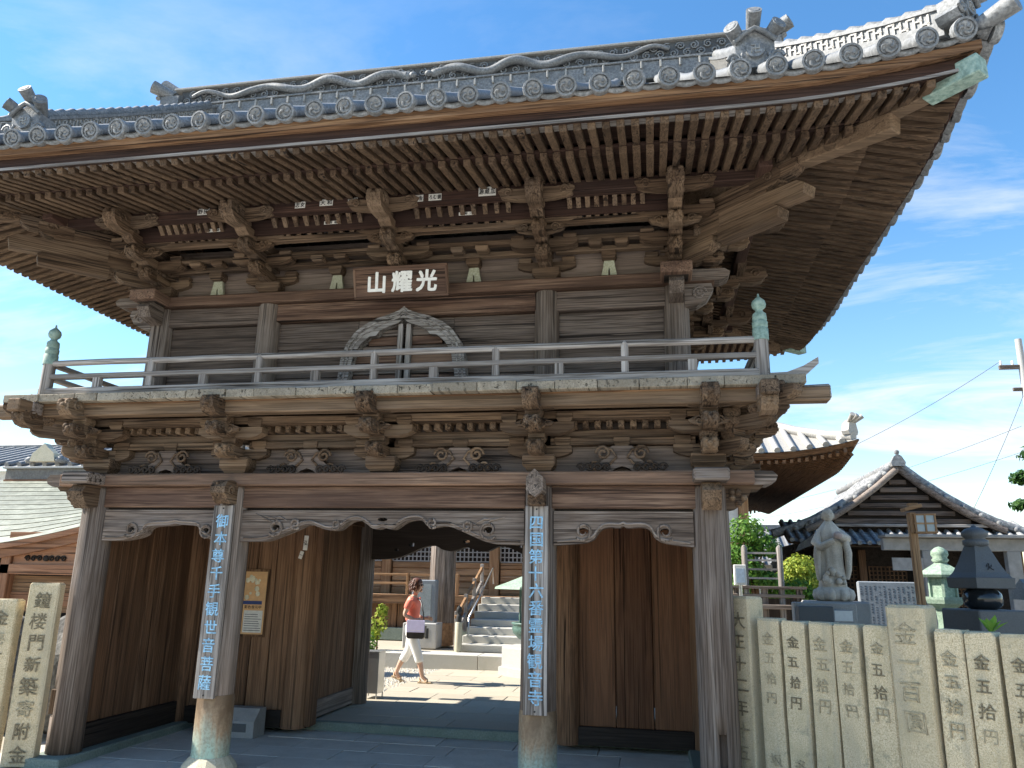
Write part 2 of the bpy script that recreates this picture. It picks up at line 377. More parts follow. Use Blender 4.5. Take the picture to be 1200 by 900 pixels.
def glyph(ch, depth=0.06):
    k = (ch, depth)
    if k not in GLY:
        cu = bpy.data.curves.new('glyph', 'FONT'); cu.body = ch; cu.resolution_u = 3; cu.extrude = depth; cu.align_x = 'CENTER'; cu.align_y = 'CENTER'; cu.offset = 0.0
        t = bpy.data.objects.new('glyph', cu); COL.objects.link(t); bpy.context.view_layer.update()
        dg = bpy.context.evaluated_depsgraph_get(); me = bpy.data.meshes.new_from_object(t.evaluated_get(dg))
        bpy.data.objects.remove(t); bpy.data.curves.remove(cu)
        xs = [v.co.x for v in me.vertices]; ys = [v.co.y for v in me.vertices]
        cx, cy = (min(xs)+max(xs))/2, (min(ys)+max(ys))/2
        GLY[k] = ([(v.co.x-cx, v.co.y-cy, v.co.z) for v in me.vertices], [tuple(p.vertices) for p in me.polygons]); bpy.data.meshes.remove(me)
    return GLY[k]
def text_on(b, ch, pos, size, xdir, zdir, slant=0.0, sy=1.0, jit=0.0):
    """put one character flat on a plane: xdir to the right of the reader, zdir up"""
    vs, fs = glyph(ch); X = Vector(xdir).normalized(); Z = Vector(zdir).normalized(); N = X.cross(Z); p = Vector(pos)
    b.add([p + X*(x*size + slant*y*size + random.uniform(-jit, jit)*size) + Z*(y*size*sy + random.uniform(-jit, jit)*size) + N*(z*0.05) for x, y, z in vs], fs)
def spiral(c, r0, r1, turns, y, n=14, sx=1, sz=1, start=0.0):
    return [(c[0]+sx*(r0+(r1-r0)*i/n)*math.cos(start+turns*2*PI*i/n), y, c[1]+sz*(r0+(r1-r0)*i/n)*math.sin(start+turns*2*PI*i/n)) for i in range(n+1)]
PRECHARS = '山耀光御本尊千手観世音菩薩四国第十六番霊場寺大正二年五月金拾円坂東多田小川久米一百圓阿部西鐘楼門新築寄附壱卍源蔵加ろむ鏡倉社宮松志女野和三好村組森店弘彩色復元中火'
for ch_ in PRECHARS: glyph(ch_)

# ================================================================== the setting: ground
GZ = 0.08      # courtyard level behind the gate
g = MB().box(-400, 400, -400, 600, -0.6, -0.03).build('ground', 'court'); tag(g, kind='structure')
st = MB().box(-60, 60, -30, -2.6, -0.4, -0.012).build('street', 'street'); tag(st, kind='structure')
pv = MB().box(-3.9, 6.6, -2.6, 2.06, -0.3, -0.02).build('pavement', 'pavement'); tag(pv, kind='structure')
def slabs(parent, x0, x1, y0, y1, L, D, z, mat, name, gap=0.008):
    rows = int(round((y1-y0)/D)); D = (y1-y0)/rows
    for r in range(rows):
        x = x0 - (L*0.5 if r % 2 else 0.0) - random.uniform(0, .08)
        while x < x1:
            w = L*random.uniform(.85, 1.12); a, b_ = max(x, x0), min(x+w, x1)
            if b_-a > .08: B(a+gap/2, b_-gap/2, y0+r*D+gap/2, y0+(r+1)*D-gap/2, z-0.05, z+random.uniform(-.003, .003), name, mat, parent, 0.004)
            x += w
slabs(pv, -3.05, 3.05, -2.5, 2.04, .95, .46, 0.0, 'pavement', 'paving_stone')
ct = MB().box(-30, 30, 2.06, 40, -0.3, GZ-0.02).build('courtyard', 'court'); tag(ct, kind='structure')
slabs(ct, -1.5, 4.0, 2.18, 7.9, .95, .5, GZ, 'court', 'paving_stone')
tag(MB().box(-3.3, 3.3, 2.05, 2.17, -0.25, GZ+0.012, 0.01).build('doorstep', 'mossstone'), kind='structure')
# low stone platform in front of the hall
pf = MB().box(-14, 8.5, 8.0, 27, 0, 0.31).build('hall_platform', 'court'); tag(pf, kind='structure')
x = -13.9
while x < 8.3:
    w = random.uniform(1.1, 1.5); B(x, min(x+w-.008, 8.5), 7.9, 8.5, -0.02, 0.335, 'kerb_stone', 'kerb', pf, .008); x += w
# pebbles beside the path
pb = MB(); rnd = random.Random(3)
for i in range(2600):
    px, py = rnd.uniform(-4.6, -1.52), rnd.uniform(4.6, 7.88)
    r = rnd.uniform(.012, .03); z = GZ-0.02
    vs = [(px+r*math.cos(a)*rnd.uniform(.7, 1.1), py+r*math.sin(a)*rnd.uniform(.7, 1.1), z) for a in (0, 1.26, 2.51, 3.77, 5.03)]
    pb.add(vs + [(px, py, z+r*.8)], [(k, (k+1) % 5, 5) for k in range(5)])
tag(pb.build('gravel', 'kerb'), 'pale pebbles spread beside the paved path in the courtyard', 'gravel', kind='stuff')

# ================================================================== the gate, lower storey
G = thing('temple_gate', 'two-storey weathered timber temple gate with grey tiled roof and balcony', 'gate')
CX = (-3.04, -1.52, 1.52, 3.04)
def column(x, y, z0, z1, r, mat, name='column', n=20, parent=G):
    b = MB(); rings = 7; H = z1-z0; vs = []
    rr = random.Random(int((x*13+y*7)*100))
    b.lathe([(r*(1.0-0.03*k/rings), H*k/rings) for k in range(rings)] + [(r*.965, H-.03), (r*.9, H)], n)
    return b.build(name, mat, parent, (x, y, z0), (0, 0, rr.uniform(0, 6)))
def cut(o, x0, x1, y0, y1, z0, z1):
    """a real rectangular slot in a part (mortise), cut once and kept as plain mesh"""
    c_ = MB().box(x0, x1, y0, y1, z0, z1).build('cutter', None); bpy.context.view_layer.update()
    m = o.modifiers.new('b', 'BOOLEAN'); m.object = c_; m.operation = 'DIFFERENCE'; m.solver = 'EXACT'
    bpy.context.view_layer.update(); me = bpy.data.meshes.new_from_object(o.evaluated_get(bpy.context.evaluated_depsgraph_get()))
    o.modifiers.clear(); o.data = me; bpy.data.objects.remove(c_)
cA = column(CX[0], 0, 0.07, 2.58, .158, 'grey'); cD = column(CX[3], 0, 0.0, 2.58, .166, 'grey')
cA['label'] = 'corner column with a rectangular mortise low on its left'; cD['label'] = 'corner column with an open mortise slot low on its front'
cut(cD, 3.025, 3.085, -.3, -.09, .30, .56); cut(cA, -3.26, -3.10, -.2, -.02, .40, .66)
B(-3.19, -3.11, -.1, -.04, .42, .64, 'mortise_plug', 'brown', G, .004)
for x in (CX[1], CX[2]):
    c_ = column(x, 0, 0.62, 2.58, .158, 'grey')
    s_ = MB().lathe([(.168, 0), (.166, .5), (.16, .535)], 24).build('column_sleeve', 'sleeve', G, (x, 0, .125))
    s_['label'] = 'patinated copper sleeve round the foot of the column'
    MB().lathe([(.25, 0), (.245, .045), (.23, .07), (.19, .115), (.17, .135)], 16, smooth=False).build('column_base', 'cream_pad', G, (x, 0, -.005))
for y, xs in ((1.82, (-3.04, -1.57, 1.57, 3.04)), (3.55, (-3.04, -1.5, 1.5, 3.04))):
    for x in xs: column(x, y, 0.06, 2.9, .15, 'board' if y < 2 else 'grey')
# stone sills under the side walls
for sx in (-1, 1):
    B(sx*3.04-.2, sx*3.04+.2, -.3, 3.8, -.02, .075, 'stone_sill', 'mossstone', G, .012)
    B(sx*3.04-.07, sx*3.04+.07, .15, 1.68, .075, .3, 'ground_beam', 'dark', G)
    B(sx*3.04-.07, sx*3.04+.07, 1.96, 3.4, .075, .3, 'ground_beam', 'dark', G)
    for (ya, yb) in ((.14, 1.69), (1.95, 3.42)):       # side wall boards
        n = 6; w = (yb-ya)/n
        for k in range(n): B(sx*3.04-.025+random.uniform(-.004, .004), sx*3.04+.03, ya+k*w+.004, ya+(k+1)*w-.004, .3, 2.4, 'wall_board', 'board', G, .007)
    B(sx*3.04+sx*.04-.008, sx*3.04+sx*.04+.008, .1, 3.46, .28, 2.5, 'light_stop_board', 'dark', G, 0)  # unseen board added to keep sun from streaking through the side wall gaps
    # back wall of each open front bay (middle row)
    n = 5 if sx < 0 else 3; xa, xb = (1.7, 2.91); w = (xb-xa)/n
    for k in range(n):
        a, b_ = sorted((sx*(xa+k*w+.004), sx*(xa+(k+1)*w-.004)))
        B(a, b_, 1.79+random.uniform(-.004, .004), 1.83, .24, 2.42, 'wall_board', 'board' if sx < 0 else 'rboard', G, .007)
    a, b_ = sorted((sx*1.7, sx*2.91)); B(a, b_, 1.74, 1.88, .06, .24, 'ground_beam', 'dark', G)
    B(a, b_, 1.76, 1.88, 2.42, 2.62, 'head_beam', 'board', G)
    # passage wall between the middle and back rows
    n = 4; ya, yb = 1.98, 3.4; w = (yb-ya)/n
    for k in range(n): B(sx*1.535-.03, sx*1.535+.03+random.uniform(-.004, .004), ya+k*w+.003, ya+(k+1)*w-.003, .3, 2.42, 'wall_board', 'board', G, .003)
    B(sx*1.535-.05, sx*1.535+.05, 1.98, 3.4, .1, .3, 'ground_beam', 'grey', G)
    B(sx*1.535-.06, sx*1.535+.06, 1.96, 3.42, 2.42, 2.6, 'head_beam', 'board', G)
    # door jamb post next to the middle column
    B(sx*1.40-.045, sx*1.40+.045, 1.78, 1.95, .08, 2.6, 'door_jamb', 'board', G)
    # back wall of the rear bays
    a, b_ = sorted((sx*1.65, sx*2.9)); B(a, b_, 3.53, 3.58, .2, 2.6, 'wall_board', 'board', G)
# ceiling beams and boards inside, so that the passage is roofed
for y in (.0, 1.82, 3.55): 
    if y: B(-3.2, 3.2, y-.09, y+.09, 2.6, 2.74, 'cross_beam', 'brown', G)
for x in (-3.04, -1.55, 1.55, 3.04): B(x-.08, x+.08, .12, 3.46, 2.46 if abs(x) > 2 else 2.62, 2.62 if abs(x) > 2 else 2.74, 'tie_beam', 'brown', G)
n = 14
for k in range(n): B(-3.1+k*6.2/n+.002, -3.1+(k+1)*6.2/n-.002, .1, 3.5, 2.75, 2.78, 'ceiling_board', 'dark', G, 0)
# front beams
MB().box(-3.42, 3.42, -.17, .17, 0, .122, .012).build('wall_plate', 'beam', G, (0, 0, 2.584))
for i in range(3):
    xa, xb = CX[i]+.12, CX[i+1]-.12
    B(xa, xb, -.10, .10, 2.378, 2.581, 'head_beam', 'beam', G, .008)
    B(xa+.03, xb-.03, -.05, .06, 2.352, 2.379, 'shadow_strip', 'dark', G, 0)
# carved rainbow beams: lower outline traced in metres
def smooth_poly(pts, it=2):
    for _ in range(it):
        q = [pts[0]]
        for a, b_ in zip(pts, pts[1:]): q += [(a[0]*.75+b_[0]*.25, a[1]*.75+b_[1]*.25), (a[0]*.25+b_[0]*.75, a[1]*.25+b_[1]*.75)]
        q.append(pts[-1]); pts = q
    return pts
def oval(cx, cz, rx, rz, n=12): return [(cx+rx*math.cos(2*PI*k/n), cz+rz*math.sin(2*PI*k/n)) for k in range(n)]
def rainbow(x0, low, holes, scrolls, y0=-.095, y1=.06, top=2.352, mat='grey', name='carved_beam', relief=True):
    low = smooth_poly(low, 2); poly = [(x, z) for x, z in low] + [(low[-1][0], top), (low[0][0], top)]
    c = (low[0][0]+low[-1][0])/2
    o = MB().prism([(x-c, z-2.2) for x, z in poly], y0, y1, 'XZ', [[(x-c, z-2.2) for x, z in h] for h in holes]).build(name, mat, G, (c, 0, 2.2))
    if relief:
        for (cx, cz, r, sx) in scrolls:
            b = MB(); b.tube(spiral((cx-c, cz-2.2), r, r*.28, 1.35, y0-.004, 18, sx, 1, -2.4), [.013]*14+[.011, .009, .008, .007, .006], 6)
            b.build('scroll_carving', mat, o)
        for (cx, cz, r, sx) in scrolls:
            b = MB()
            lz = lambda X_: min((z for x, z in low if abs(x-c-X_) < .05), default=9)
            for q in range(3):
              if min(2.35-2.2, cz-2.2+.03-.02*q) > max(z for x, z in low if abs(x-cx) < .5)-2.2-.06+.03*0 and all(cz+.03-.02*q > z+.012 for x, z in low if 0 < sx*(x-cx) < .3+.08*q): b.tube([(cx-c+sx*(.09+.05*q), y0-.003, cz-2.2+.03-.02*q), (cx-c+sx*(.16+.07*q), y0-.004, cz-2.2+.065-.012*q), (cx-c+sx*(.27+.08*q), y0-.002, cz-2.2+.06+.02*q)], [.004, .011, .003], 5)
            if b.v: b.build('leaf_carving', mat, o)
        b = MB(); edge = [(x-c, y0-.003, z-2.2+.03) for x, z in low[2:-2]]; b.tube(edge, .010, 6); b.build('edge_moulding', mat, o)
    return o
sideL = [(-2.89,2.05),(-2.70,2.05),(-2.60,2.068),(-2.52,2.085),(-2.45,2.12),(-2.44,2.165),(-2.40,2.19),(-2.33,2.20),(-2.15,2.207),(-2.10,2.225),(-2.05,2.21),(-1.92,2.207),(-1.85,2.195),(-1.83,2.16),(-1.82,2.12),(-1.74,2.085),(-1.66,2.05)]
rainbow(0, sideL, [oval(-2.575,2.16,.035,.028), oval(-1.76,2.155,.03,.026)], [(-2.575,2.16,.085,1), (-1.755,2.155,.075,-1)])
sideR = [(1.66,2.05),(1.84,2.065),(1.95,2.075),(2.02,2.105),(2.045,2.15),(2.09,2.2),(2.165,2.217),(2.25,2.205),(2.28,2.228),(2.31,2.205),(2.427,2.219),(2.50,2.205),(2.535,2.17),(2.55,2.125),(2.609,2.085),(2.72,2.065),(2.89,2.047)]
rainbow(0, sideR, [oval(2.645,2.175,.045,.03), oval(1.925,2.175,.048,.03)], [(2.645,2.175,.085,-1), (1.925,2.175,.085,1)])
midp = [(-1.39,2.055),(-1.20,2.057),(-1.12,2.067),(-1.03,2.10),(-.93,2.14),(-.84,2.175),(-.75,2.22),(-.66,2.222),(-.58,2.19),(-.5,2.165),(-.4,2.17),(-.35,2.215),(-.28,2.26),(-.18,2.268),(-.10,2.22),(-.05,2.18),(.0,2.185),(.03,2.20)]
midp = midp + [(.06,2.20),(.09,2.185),(.14,2.18),(.19,2.21),(.25,2.255),(.36,2.278),(.44,2.26),(.47,2.215),(.52,2.20),(.6,2.215),(.69,2.215),(.8,2.17),(.9,2.13),(.99,2.09),(1.08,2.06),(1.2,2.055),(1.39,2.05)]
rainbow(0, midp, [oval(-1.03,2.19,.04,.03), oval(1.06,2.18,.045,.03), oval(.04,2.27,.05,.018)], [(-1.03,2.19,.085,1), (-.83,2.225,.055,-1), (-.42,2.22,.05,1), (.53,2.24,.05,-1), (.86,2.215,.055,1), (1.06,2.18,.09,-1)])
backp = [(-1.36,1.98),(-1.2,1.985),(-1.0,2.0),(-.8,2.07),(-.62,2.16),(-.45,2.19),(-.33,2.12),(-.2,2.10),(-.08,2.14),(0,2.17),(.08,2.14),(.2,2.10),(.33,2.12),(.45,2.19),(.62,2.16),(.8,2.07),(1.0,2.0),(1.2,1.985),(1.36,1.98)]
rainbow(0, backp, [oval(-.78,2.19,.05,.03), oval(.78,2.19,.05,.03), oval(.0,2.24,.05,.025), oval(-1.0,2.12,.03,.025), oval(1.0,2.12,.03,.025)], [], 3.45, 3.6, 2.6, 'dark', 'carved_beam', False)
midb = [(-1.42,2.02),(-1.2,2.03),(-1.0,2.08),(-.8,2.15),(-.5,2.2),(0,2.22),(.5,2.2),(.8,2.15),(1.0,2.08),(1.2,2.03),(1.42,2.02)]
# carved noses on the column heads
def kibana(x, s=1.0):
    prof = [(0,.0),(.0,.2),(-.12,.215),(-.20,.20),(-.245,.14),(-.24,.085),(-.20,.055),(-.17,.02),(-.12,-.01)]
    o = MB().prism(prof, -.075, .075, 'YZ').build('beam_nose', 'brown', G, (x, -.13, 2.41))
    for sy in (-1, 1):
        b = MB(); b.tube([(sy*.078, -.13+.05*math.cos(t)*(1-t/14), .11+.05*math.sin(t)*(1-t/14)) for t in [k*.6 for k in range(14)]], .011, 5); b.build('scroll_carving', 'brown', o)
    b = MB()
    for k in range(4): b.ball((random.uniform(-.05, .05), -.215, .1+k*.025), .022, 8)
    b.build('carved_knobs', 'brown', o)
kibana(CX[1]); 
o = MB().prism([(-.075,.02),(-.075,.14),(0,.215),(.075,.14),(.075,.02),(.0,-.035)], -.36, -.1, 'XZ').build('beam_nose', 'grey', G, (CX[2], 0, 2.49))
B(CX[2]-.075, CX[2]+.075, -.28, -.1, 2.385, 2.49, 'nose_block', 'brown', G, .01)
for sx in (-1, 1):      # plate and beam ends sticking out past the corner columns
    x = sx*3.04
    prof = [(0,0),(.5,0),(.56,.03),(.58,.08),(.54,.12),(0,.135)]
    MB().prism([(sx*a, z) for a, z in prof], -.11, .11, 'XZ').build('plate_end', 'grey', G, (x, 0, 2.585))
    prof = [(.1,-.23),(.22,-.2),(.31,-.13),(.35,-.05),(.42,-.04),(.46,-.0),(.1,-.0)]
    o = MB().prism([(sx*a, z) for a, z in prof], -.085, .085, 'XZ').build('beam_nose', 'brown', G, (x, 0, 2.583))
    for k in range(5):
        MB().ball((0, 0, 0), .03, 8).build('carved_knob', 'brown', o, (sx*(.19+.05*(k % 3)), -.085, -.06-.05*(k//2)))
    prof = [(0,0),(.0,.2),(-.2,.2),(-.26,.13),(-.22,.05),(-.14,-.03)]
    o = MB().prism(prof, -.08, .08, 'YZ').build('beam_nose', 'brown', G, (x, -.12, 2.38))
    B(x-.15, x+.15, -.42, -.14, 2.59, 2.7, 'plate_end', 'grey', G, .015)
    # jutting nose lower on the side face
    MB().prism([(0,0),(.16,0),(.2,.05),(.17,.12),(0,.14)] if sx > 0 else [(0,0),(-.16,0),(-.2,.05),(-.17,.12),(0,.14)], 1.7, 1.9, 'XZ').build('beam_nose', 'brown', G, (x, 0, 2.2))

# ================================================================== bracket sets
def arm_lat(L, h, w):      # boat-shaped arm along X, centred, bottom at 0
    e = L/2
    def fn(b): b.prism([(-e,h),(-e,h*.45),(-e+.05,h*.18),(-e+.13,0),(e-.13,0),(e-.05,h*.18),(e,h*.45),(e,h)], -w/2, w/2, 'XZ')
    return fn
def arm_out(L, h, w, back=.14):  # arm running out along -Y with a rounded underside at its end
    def fn(b): b.prism([(back,0),(back,h),(-L,h),(-L,h*.5),(-L+.03,h*.2),(-L+.09,0)], -w/2, w/2, 'YZ')
    return fn
def masu(s=.15, h=.085):
    def fn(b):
        a = s/2; t = a*.72
        b.box(-a, a, -a, a, h*.42, h, .006)
        b.add([(-t,-t,0),(t,-t,0),(t,t,0),(-t,t,0),(-a,-a,h*.42),(a,-a,h*.42),(a,a,h*.42),(-a,a,h*.42)], [(3,2,1,0),(0,1,5,4),(1,2,6,5),(2,3,7,6),(3,0,4,7)])
    return fn
def wing(L, h, w):        # carved cloud wings
    e = L/2
    poly = [(-e,h*.75),(-e+.03,h*.35),(-e+.09,h*.2),(-e*.45,h*.05),(-.05,0),(.05,0),(e*.45,h*.05),(e-.09,h*.2),(e-.03,h*.35),(e,h*.75),(e-.05,h),(e*.5,h*.85),(0,h*.9),(-e*.5,h*.85),(-e+.05,h)]
    def fn(b):
        b.prism(poly, -w/2, w/2, 'XZ')
        for sx in (-1, 1): b.tube(spiral((sx*(e-.1), h*.6), .05, .012, 1.4, -w/2-.003, 12, sx), .009, 5)
    return fn
def fist(L=.3, h=.175, w=.135):
    def fn(b):
        b.prism([(0,0),(0,h),(-L*.55,h*1.05),(-L*.85,h*.95),(-L,h*.62),(-L*.97,h*.3),(-L*.8,h*.02),(-L*.5,-h*.08)], -w/2, w/2, 'YZ')
        for sx in (-1, 1):      # curls cut in the cheeks, a rounded brow and jaw
            b.tube([(sx*w*.52, -L*.62+h*.34*(1-t/9)*math.cos(t*1.1), h*.55+h*.34*(1-t/9)*math.sin(t*1.1)) for t in range(9)], [.012]*6+[.01, .008, .005], 5)
            b.tube([(sx*w*.5, -L*.1, h*.2), (sx*w*.53, -L*.35, h*.1), (sx*w*.5, -L*.6, h*.05)], [.006, .012, .005], 5)
            b.ball((sx*w*.3, -L*.9, h*.74), w*.26, 8); b.ball((sx*w*.28, -L*.88, h*.3), w*.22, 8)
        b.ball((0, -L*.97, h*.52), w*.24, 8)
    return fn
def bracket_half(base, rz, steps, step, z0, th, ah, aw, lens, mat, top=True, latfirst=True, wl=.56):
    """one face of a bracket set, children of base, rotated by rz about its axis"""
    ca, sa = math.cos(rz), math.sin(rz)
    def put(key, fn, name, x, y, z):
        shared(key, fn, name, mat, base, (x*ca-y*sa, x*sa+y*ca, z), (0, 0, rz + random.uniform(-.012, .012)))
    for i in range(steps):
        z = z0 + i*th; y = -i*step; L = lens[i]
        if latfirst or i: put('arm_lat_%.2f_%.2f' % (L, ah), arm_lat(L, ah, aw), 'bracket_arm', 0, y, z)
        put('arm_out_%d_%.2f_%.2f' % (i, step, ah), arm_out((i+1)*step+.06, ah*1.02, aw*1.02), 'bracket_arm', 0, 0, z+.001)
        if latfirst or i:
            for sx in (-1, 1): put('masu', masu(), 'bearing_block', sx*(L/2-.085), y, z+ah)
        put('masu', masu(), 'bearing_block', 0, -(i+1)*step, z+ah)
        if i: put('wing_in', wing(.36, .075, .05), 'carved_wing', 0, -(i+1)*step+.02, z+.02)
        put('fist_small', fist(.19, .12, .12), 'bracket_nose', 0, -(i+1)*step-.02, z-.005)
    if top:
        z = z0 + steps*th; y = -steps*step
        put('wing_%.2f' % wl, wing(wl, .13, .09), 'carved_wing', 0, y, z+.0)
        put('fist', fist(), 'bracket_nose', 0, y-.02, z-.01)
def daito(b, s=.30, h=.16):
    a = s/2; t = a*.68
    b.box(-a, a, -a, a, h*.4, h, .008)
    b.add([(-t,-t,0),(t,-t,0),(t,t,0),(-t,t,0),(-a*.8,-a*.8,h*.2),(a*.8,-a*.8,h*.2),(a*.8,a*.8,h*.2),(-a*.8,a*.8,h*.2),(-a,-a,h*.4),(a,-a,h*.4),(a,a,h*.4),(-a,a,h*.4)],
          [(3,2,1,0),(0,1,5,4),(1,2,6,5),(2,3,7,6),(3,0,4,7),(4,5,9,8),(5,6,10,9),(6,7,11,10),(7,4,8,11)])
def lower_set(x, y, rots, corner=None):
    base = shared('daito', daito, 'bracket_set', 'brown', G, (x, y, 2.707))
    for i, r in enumerate(rots): bracket_half(base, r, 2, .2, .145, .185, .105, .125, (.6, .68), 'brown', wl=.66)
    if corner is not None:
        ca, sa = math.cos(corner), math.sin(corner)
        for i, L in enumerate((.42, .72, .98)):
            shared('arm_diag_%d' % i, arm_out(L, .11, .12), 'corner_arm', 'brown', base, (0, 0, .15+i*.185), (0, 0, corner))
            if i < 2: shared('masu', masu(), 'bearing_block', 'brown', base, (sa*(L-.12), -ca*(L-.12), .15+i*.185+.11), (0, 0, corner))
        shared('fist_big', fist(.34, .17, .14), 'bracket_nose', 'brown', base, (sa*.55, -ca*.55, .52), (0, 0, corner))
    return base
for x in (-1.52, 0, 1.52): lower_set(x, 0, (0,))
lower_set(-3.04, 0, (0, -PI/2), -PI/4); lower_set(3.04, 0, (0, PI/2), PI/4)
for sx in (-1, 1):
    for y in (1.82, 3.55): lower_set(sx*3.04, y, (sx*PI/2,))
# infill wall behind the lower brackets, with frog-leg struts, through-beams and a row of dentils
for a, b_ in ((-3.04, -1.52), (-1.52, 0), (0, 1.52), (1.52, 3.04)):
    B(a+.02, b_-.02, .03, .07, 2.71, 2.96, 'infill_panel', 'wall', G, .003)
    m = (a+b_)/2
    poly = [(-.33,0),(-.30,.05),(-.22,.075),(-.15,.12),(-.13,.2),(-.09,.235),(.09,.235),(.13,.2),(.15,.12),(.22,.075),(.30,.05),(.33,0),(.1,0),(.06,.03),(0,.05),(-.06,.03),(-.1,0)]
    o = MB().prism(poly, -.10, .03, 'XZ').build('frog_leg_strut', 'wall', G, (m, 0, 2.708))
    for sx in (-1, 1):
        b = MB()
        b.tube(spiral((sx*.17, .17), .07, .015, 1.5, -.055, 16, sx), .014, 6); b.tube(spiral((sx*.25, .05), .05, .012, 1.3, -.058, 14, -sx), .012, 6)
        b.tube([(sx*.12, -.055, .06), (sx*.05, -.06, .13), (sx*.09, -.055, .2), (sx*.15, -.05, .21)], .013, 6)
        b.build('scroll_carving', 'brown', o, (0, -.05, 0))
        w_ = MB()
        for q in range(4): w_.tube(spiral((sx*(.14+q*.075), .035), .04, .01, 1.2, -.125, 10, sx), .013, 5)
        w_.build('wave_carving', 'dark', o)
    shared('masu', masu(), 'bearing_block', 'brown', G, (m, -.0, 2.945))
    B(a+.1, b_-.1, -.03, .05, 3.03, 3.11, 'through_beam', 'brown', G)
    n = 11
    for k in range(n):
        xx = a+.22+(b_-a-.44)*k/(n-1); B(xx-.028, xx+.028, -.14, .02, 3.112, 3.175, 'dentil', 'brown', G, .004)
    B(a+.1, b_-.1, -.06, .06, 2.965, 3.03, 'through_beam', 'brown', G)
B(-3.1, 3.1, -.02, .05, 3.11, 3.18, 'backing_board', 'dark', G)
B(-3.3, 3.3, -.26, -.14, 3.176, 3.25, 'through_beam', 'brown', G)
B(-3.1, 3.1, -.14, .05, 3.176, 3.2, 'soffit_board', 'brown', G, 0)
for sx in (-1, 1): B(sx*3.04-.04, sx*3.04+.04, .1, 3.5, 2.71, 3.25, 'infill_panel', 'wall', G)
B(-3.0, 3.0, 3.5, 3.58, 2.75, 3.25, 'infill_panel', 'wall', G)

# ================================================================== balcony
YF, YB, XS = -.6, 4.15, 3.82
for y in (-.44, 4.0):
    MB().box(-4.02, 4.02, -.07, .07, 0, .125, .01).build('balcony_girder', 'brown', G, (0, y, 3.235))
for sx in (-1, 1):
    MB().box(-.07, .07, -2.6, 2.6, 0, .12, .01).build('balcony_girder', 'brown', G, (sx*3.5, 1.78, 3.237))
    o = MB().box(0, sx*.42, -.075, .075, 0, .13, .015) if sx > 0 else MB().box(sx*.42, 0, -.075, .075, 0, .13, .015)
    o.build('girder_end', 'pale', G, (sx*3.62, -.4, 3.245), (0, -sx*.03, 0))
    B(sx*3.5-.08, sx*3.5+.08, -.66, -.52, 3.24, 3.36, 'girder_end', 'grey', G, .012)
    shared('fist', fist(), 'girder_nose', 'brown', G, (sx*3.5, -.45, 3.12))
x = -XS; k = 0
while x < XS-.02:          # floor planks run front to back; their sawn ends make the balcony's edge
    w = min(random.uniform(.24, .42), XS-x); e = YF - random.uniform(0, .03)
    if abs(x+w/2) < 2.9:
        B(x+.002, x+w-.002, e, .32, 3.362, 3.445+random.uniform(-.006, .004), 'floor_plank', 'plank:y', G, .006)
        B(x+.002, x+w-.002, 3.24, YB, 3.362, 3.445, 'floor_plank', 'plank:y', G, .006)
    else: B(x+.002, x+w-.002, e, YB, 3.362, 3.445+random.uniform(-.006, .004), 'floor_plank', 'plank:y', G, .006)
    x += w
B(-3.6, 3.6, -.52, .3, 3.345, 3.36, 'underfloor_board', 'fascia', G, 0)
# railing
RY, RX = -.455, 3.5
def railing(p0, p1, n, first):
    p0 = Vector(p0); p1 = Vector(p1); d = (p1-p0); L = d.length; rz = math.atan2(d.y, d.x); mid = (p0+p1)/2
    MB().tube([(-L/2+L*k/10, random.uniform(-.004, .004), random.uniform(-.004, .004)) for k in range(11)], .031, 10).build('top_rail', 'pale:x', G, (mid.x, mid.y, 3.80), (0, 0, rz))
    MB().box(-L/2-.03, L/2+.03, -.036, .036, -.024, .024, .006).build('middle_rail', 'pale:x', G, (mid.x, mid.y, 3.655), (0, 0, rz))
    MB().box(-L/2-.05, L/2+.05, -.05, .05, 0, .085, .008).build('bottom_rail', 'pale:x', G, (mid.x, mid.y, 3.446), (0, 0, rz))
    for k in range(n):
        q = p0 + d*((k+1)/(n+1)); tall = (k % 2 == first)
        if tall:
            shared('strut_tall', lambda b: b.box(-.032, .032, -.032, .032, 0, .3, .006).lathe([(.02, .285), (.036, .3), (.036, .315), (.02, .335)], 10), 'rail_strut', 'pale', G, (q.x, q.y, 3.49), (0, 0, rz))
        else:
            shared('strut_short', lambda b: b.box(-.04, .04, -.032, .032, 0, .15, .006), 'rail_strut', 'pale', G, (q.x, q.y, 3.49), (0, 0, rz))
railing((-RX, RY, 0), (RX, RY, 0), 11, 1)
for sx in (-1, 1): railing((sx*RX, RY, 0), (sx*RX, 4.0, 0), 7, 1)
for sx in (-1, 1):
    for y in (RY, 4.0):
        p = MB().lathe([(.062, 0), (.06, .5)], 14).build('newel_post', 'pale', G, (sx*RX, y, 3.446))
        MB().lathe([(.068, 0), (.068, .1), (.063, .105), (.063, .12), (.066, .125), (.066, .165), (.06, .17), (.06, .185), (.062, .19), (.058, .24), (.035, .26), (.03, .275), (.034, .28), (.055, .3), (.062, .33), (.055, .36), (.03, .385), (.012, .4), (.006, .43), (0, .435)], 18).build('onion_finial', 'verdigris', p, (0, 0, .34))
# upswept end of the side bottom rail at the right front corner
MB().prism([(0,0),(.28,.0),(.42,.05),(.53,.15),(.53,.21),(.40,.13),(.26,.075),(0,.06)], -.06, .06, 'XZ').build('rail_end', 'pale', G, (RX-.05, RY+.12, 3.45), (0, 0, .1))
MB().prism([(0,0),(-.28,.0),(-.42,.03),(-.53,.08),(-.53,.13),(-.40,.09),(-.26,.065),(0,.06)], -.06, .06, 'XZ').build('rail_end', 'pale', G, (-RX+.05, RY+.4, 3.45))

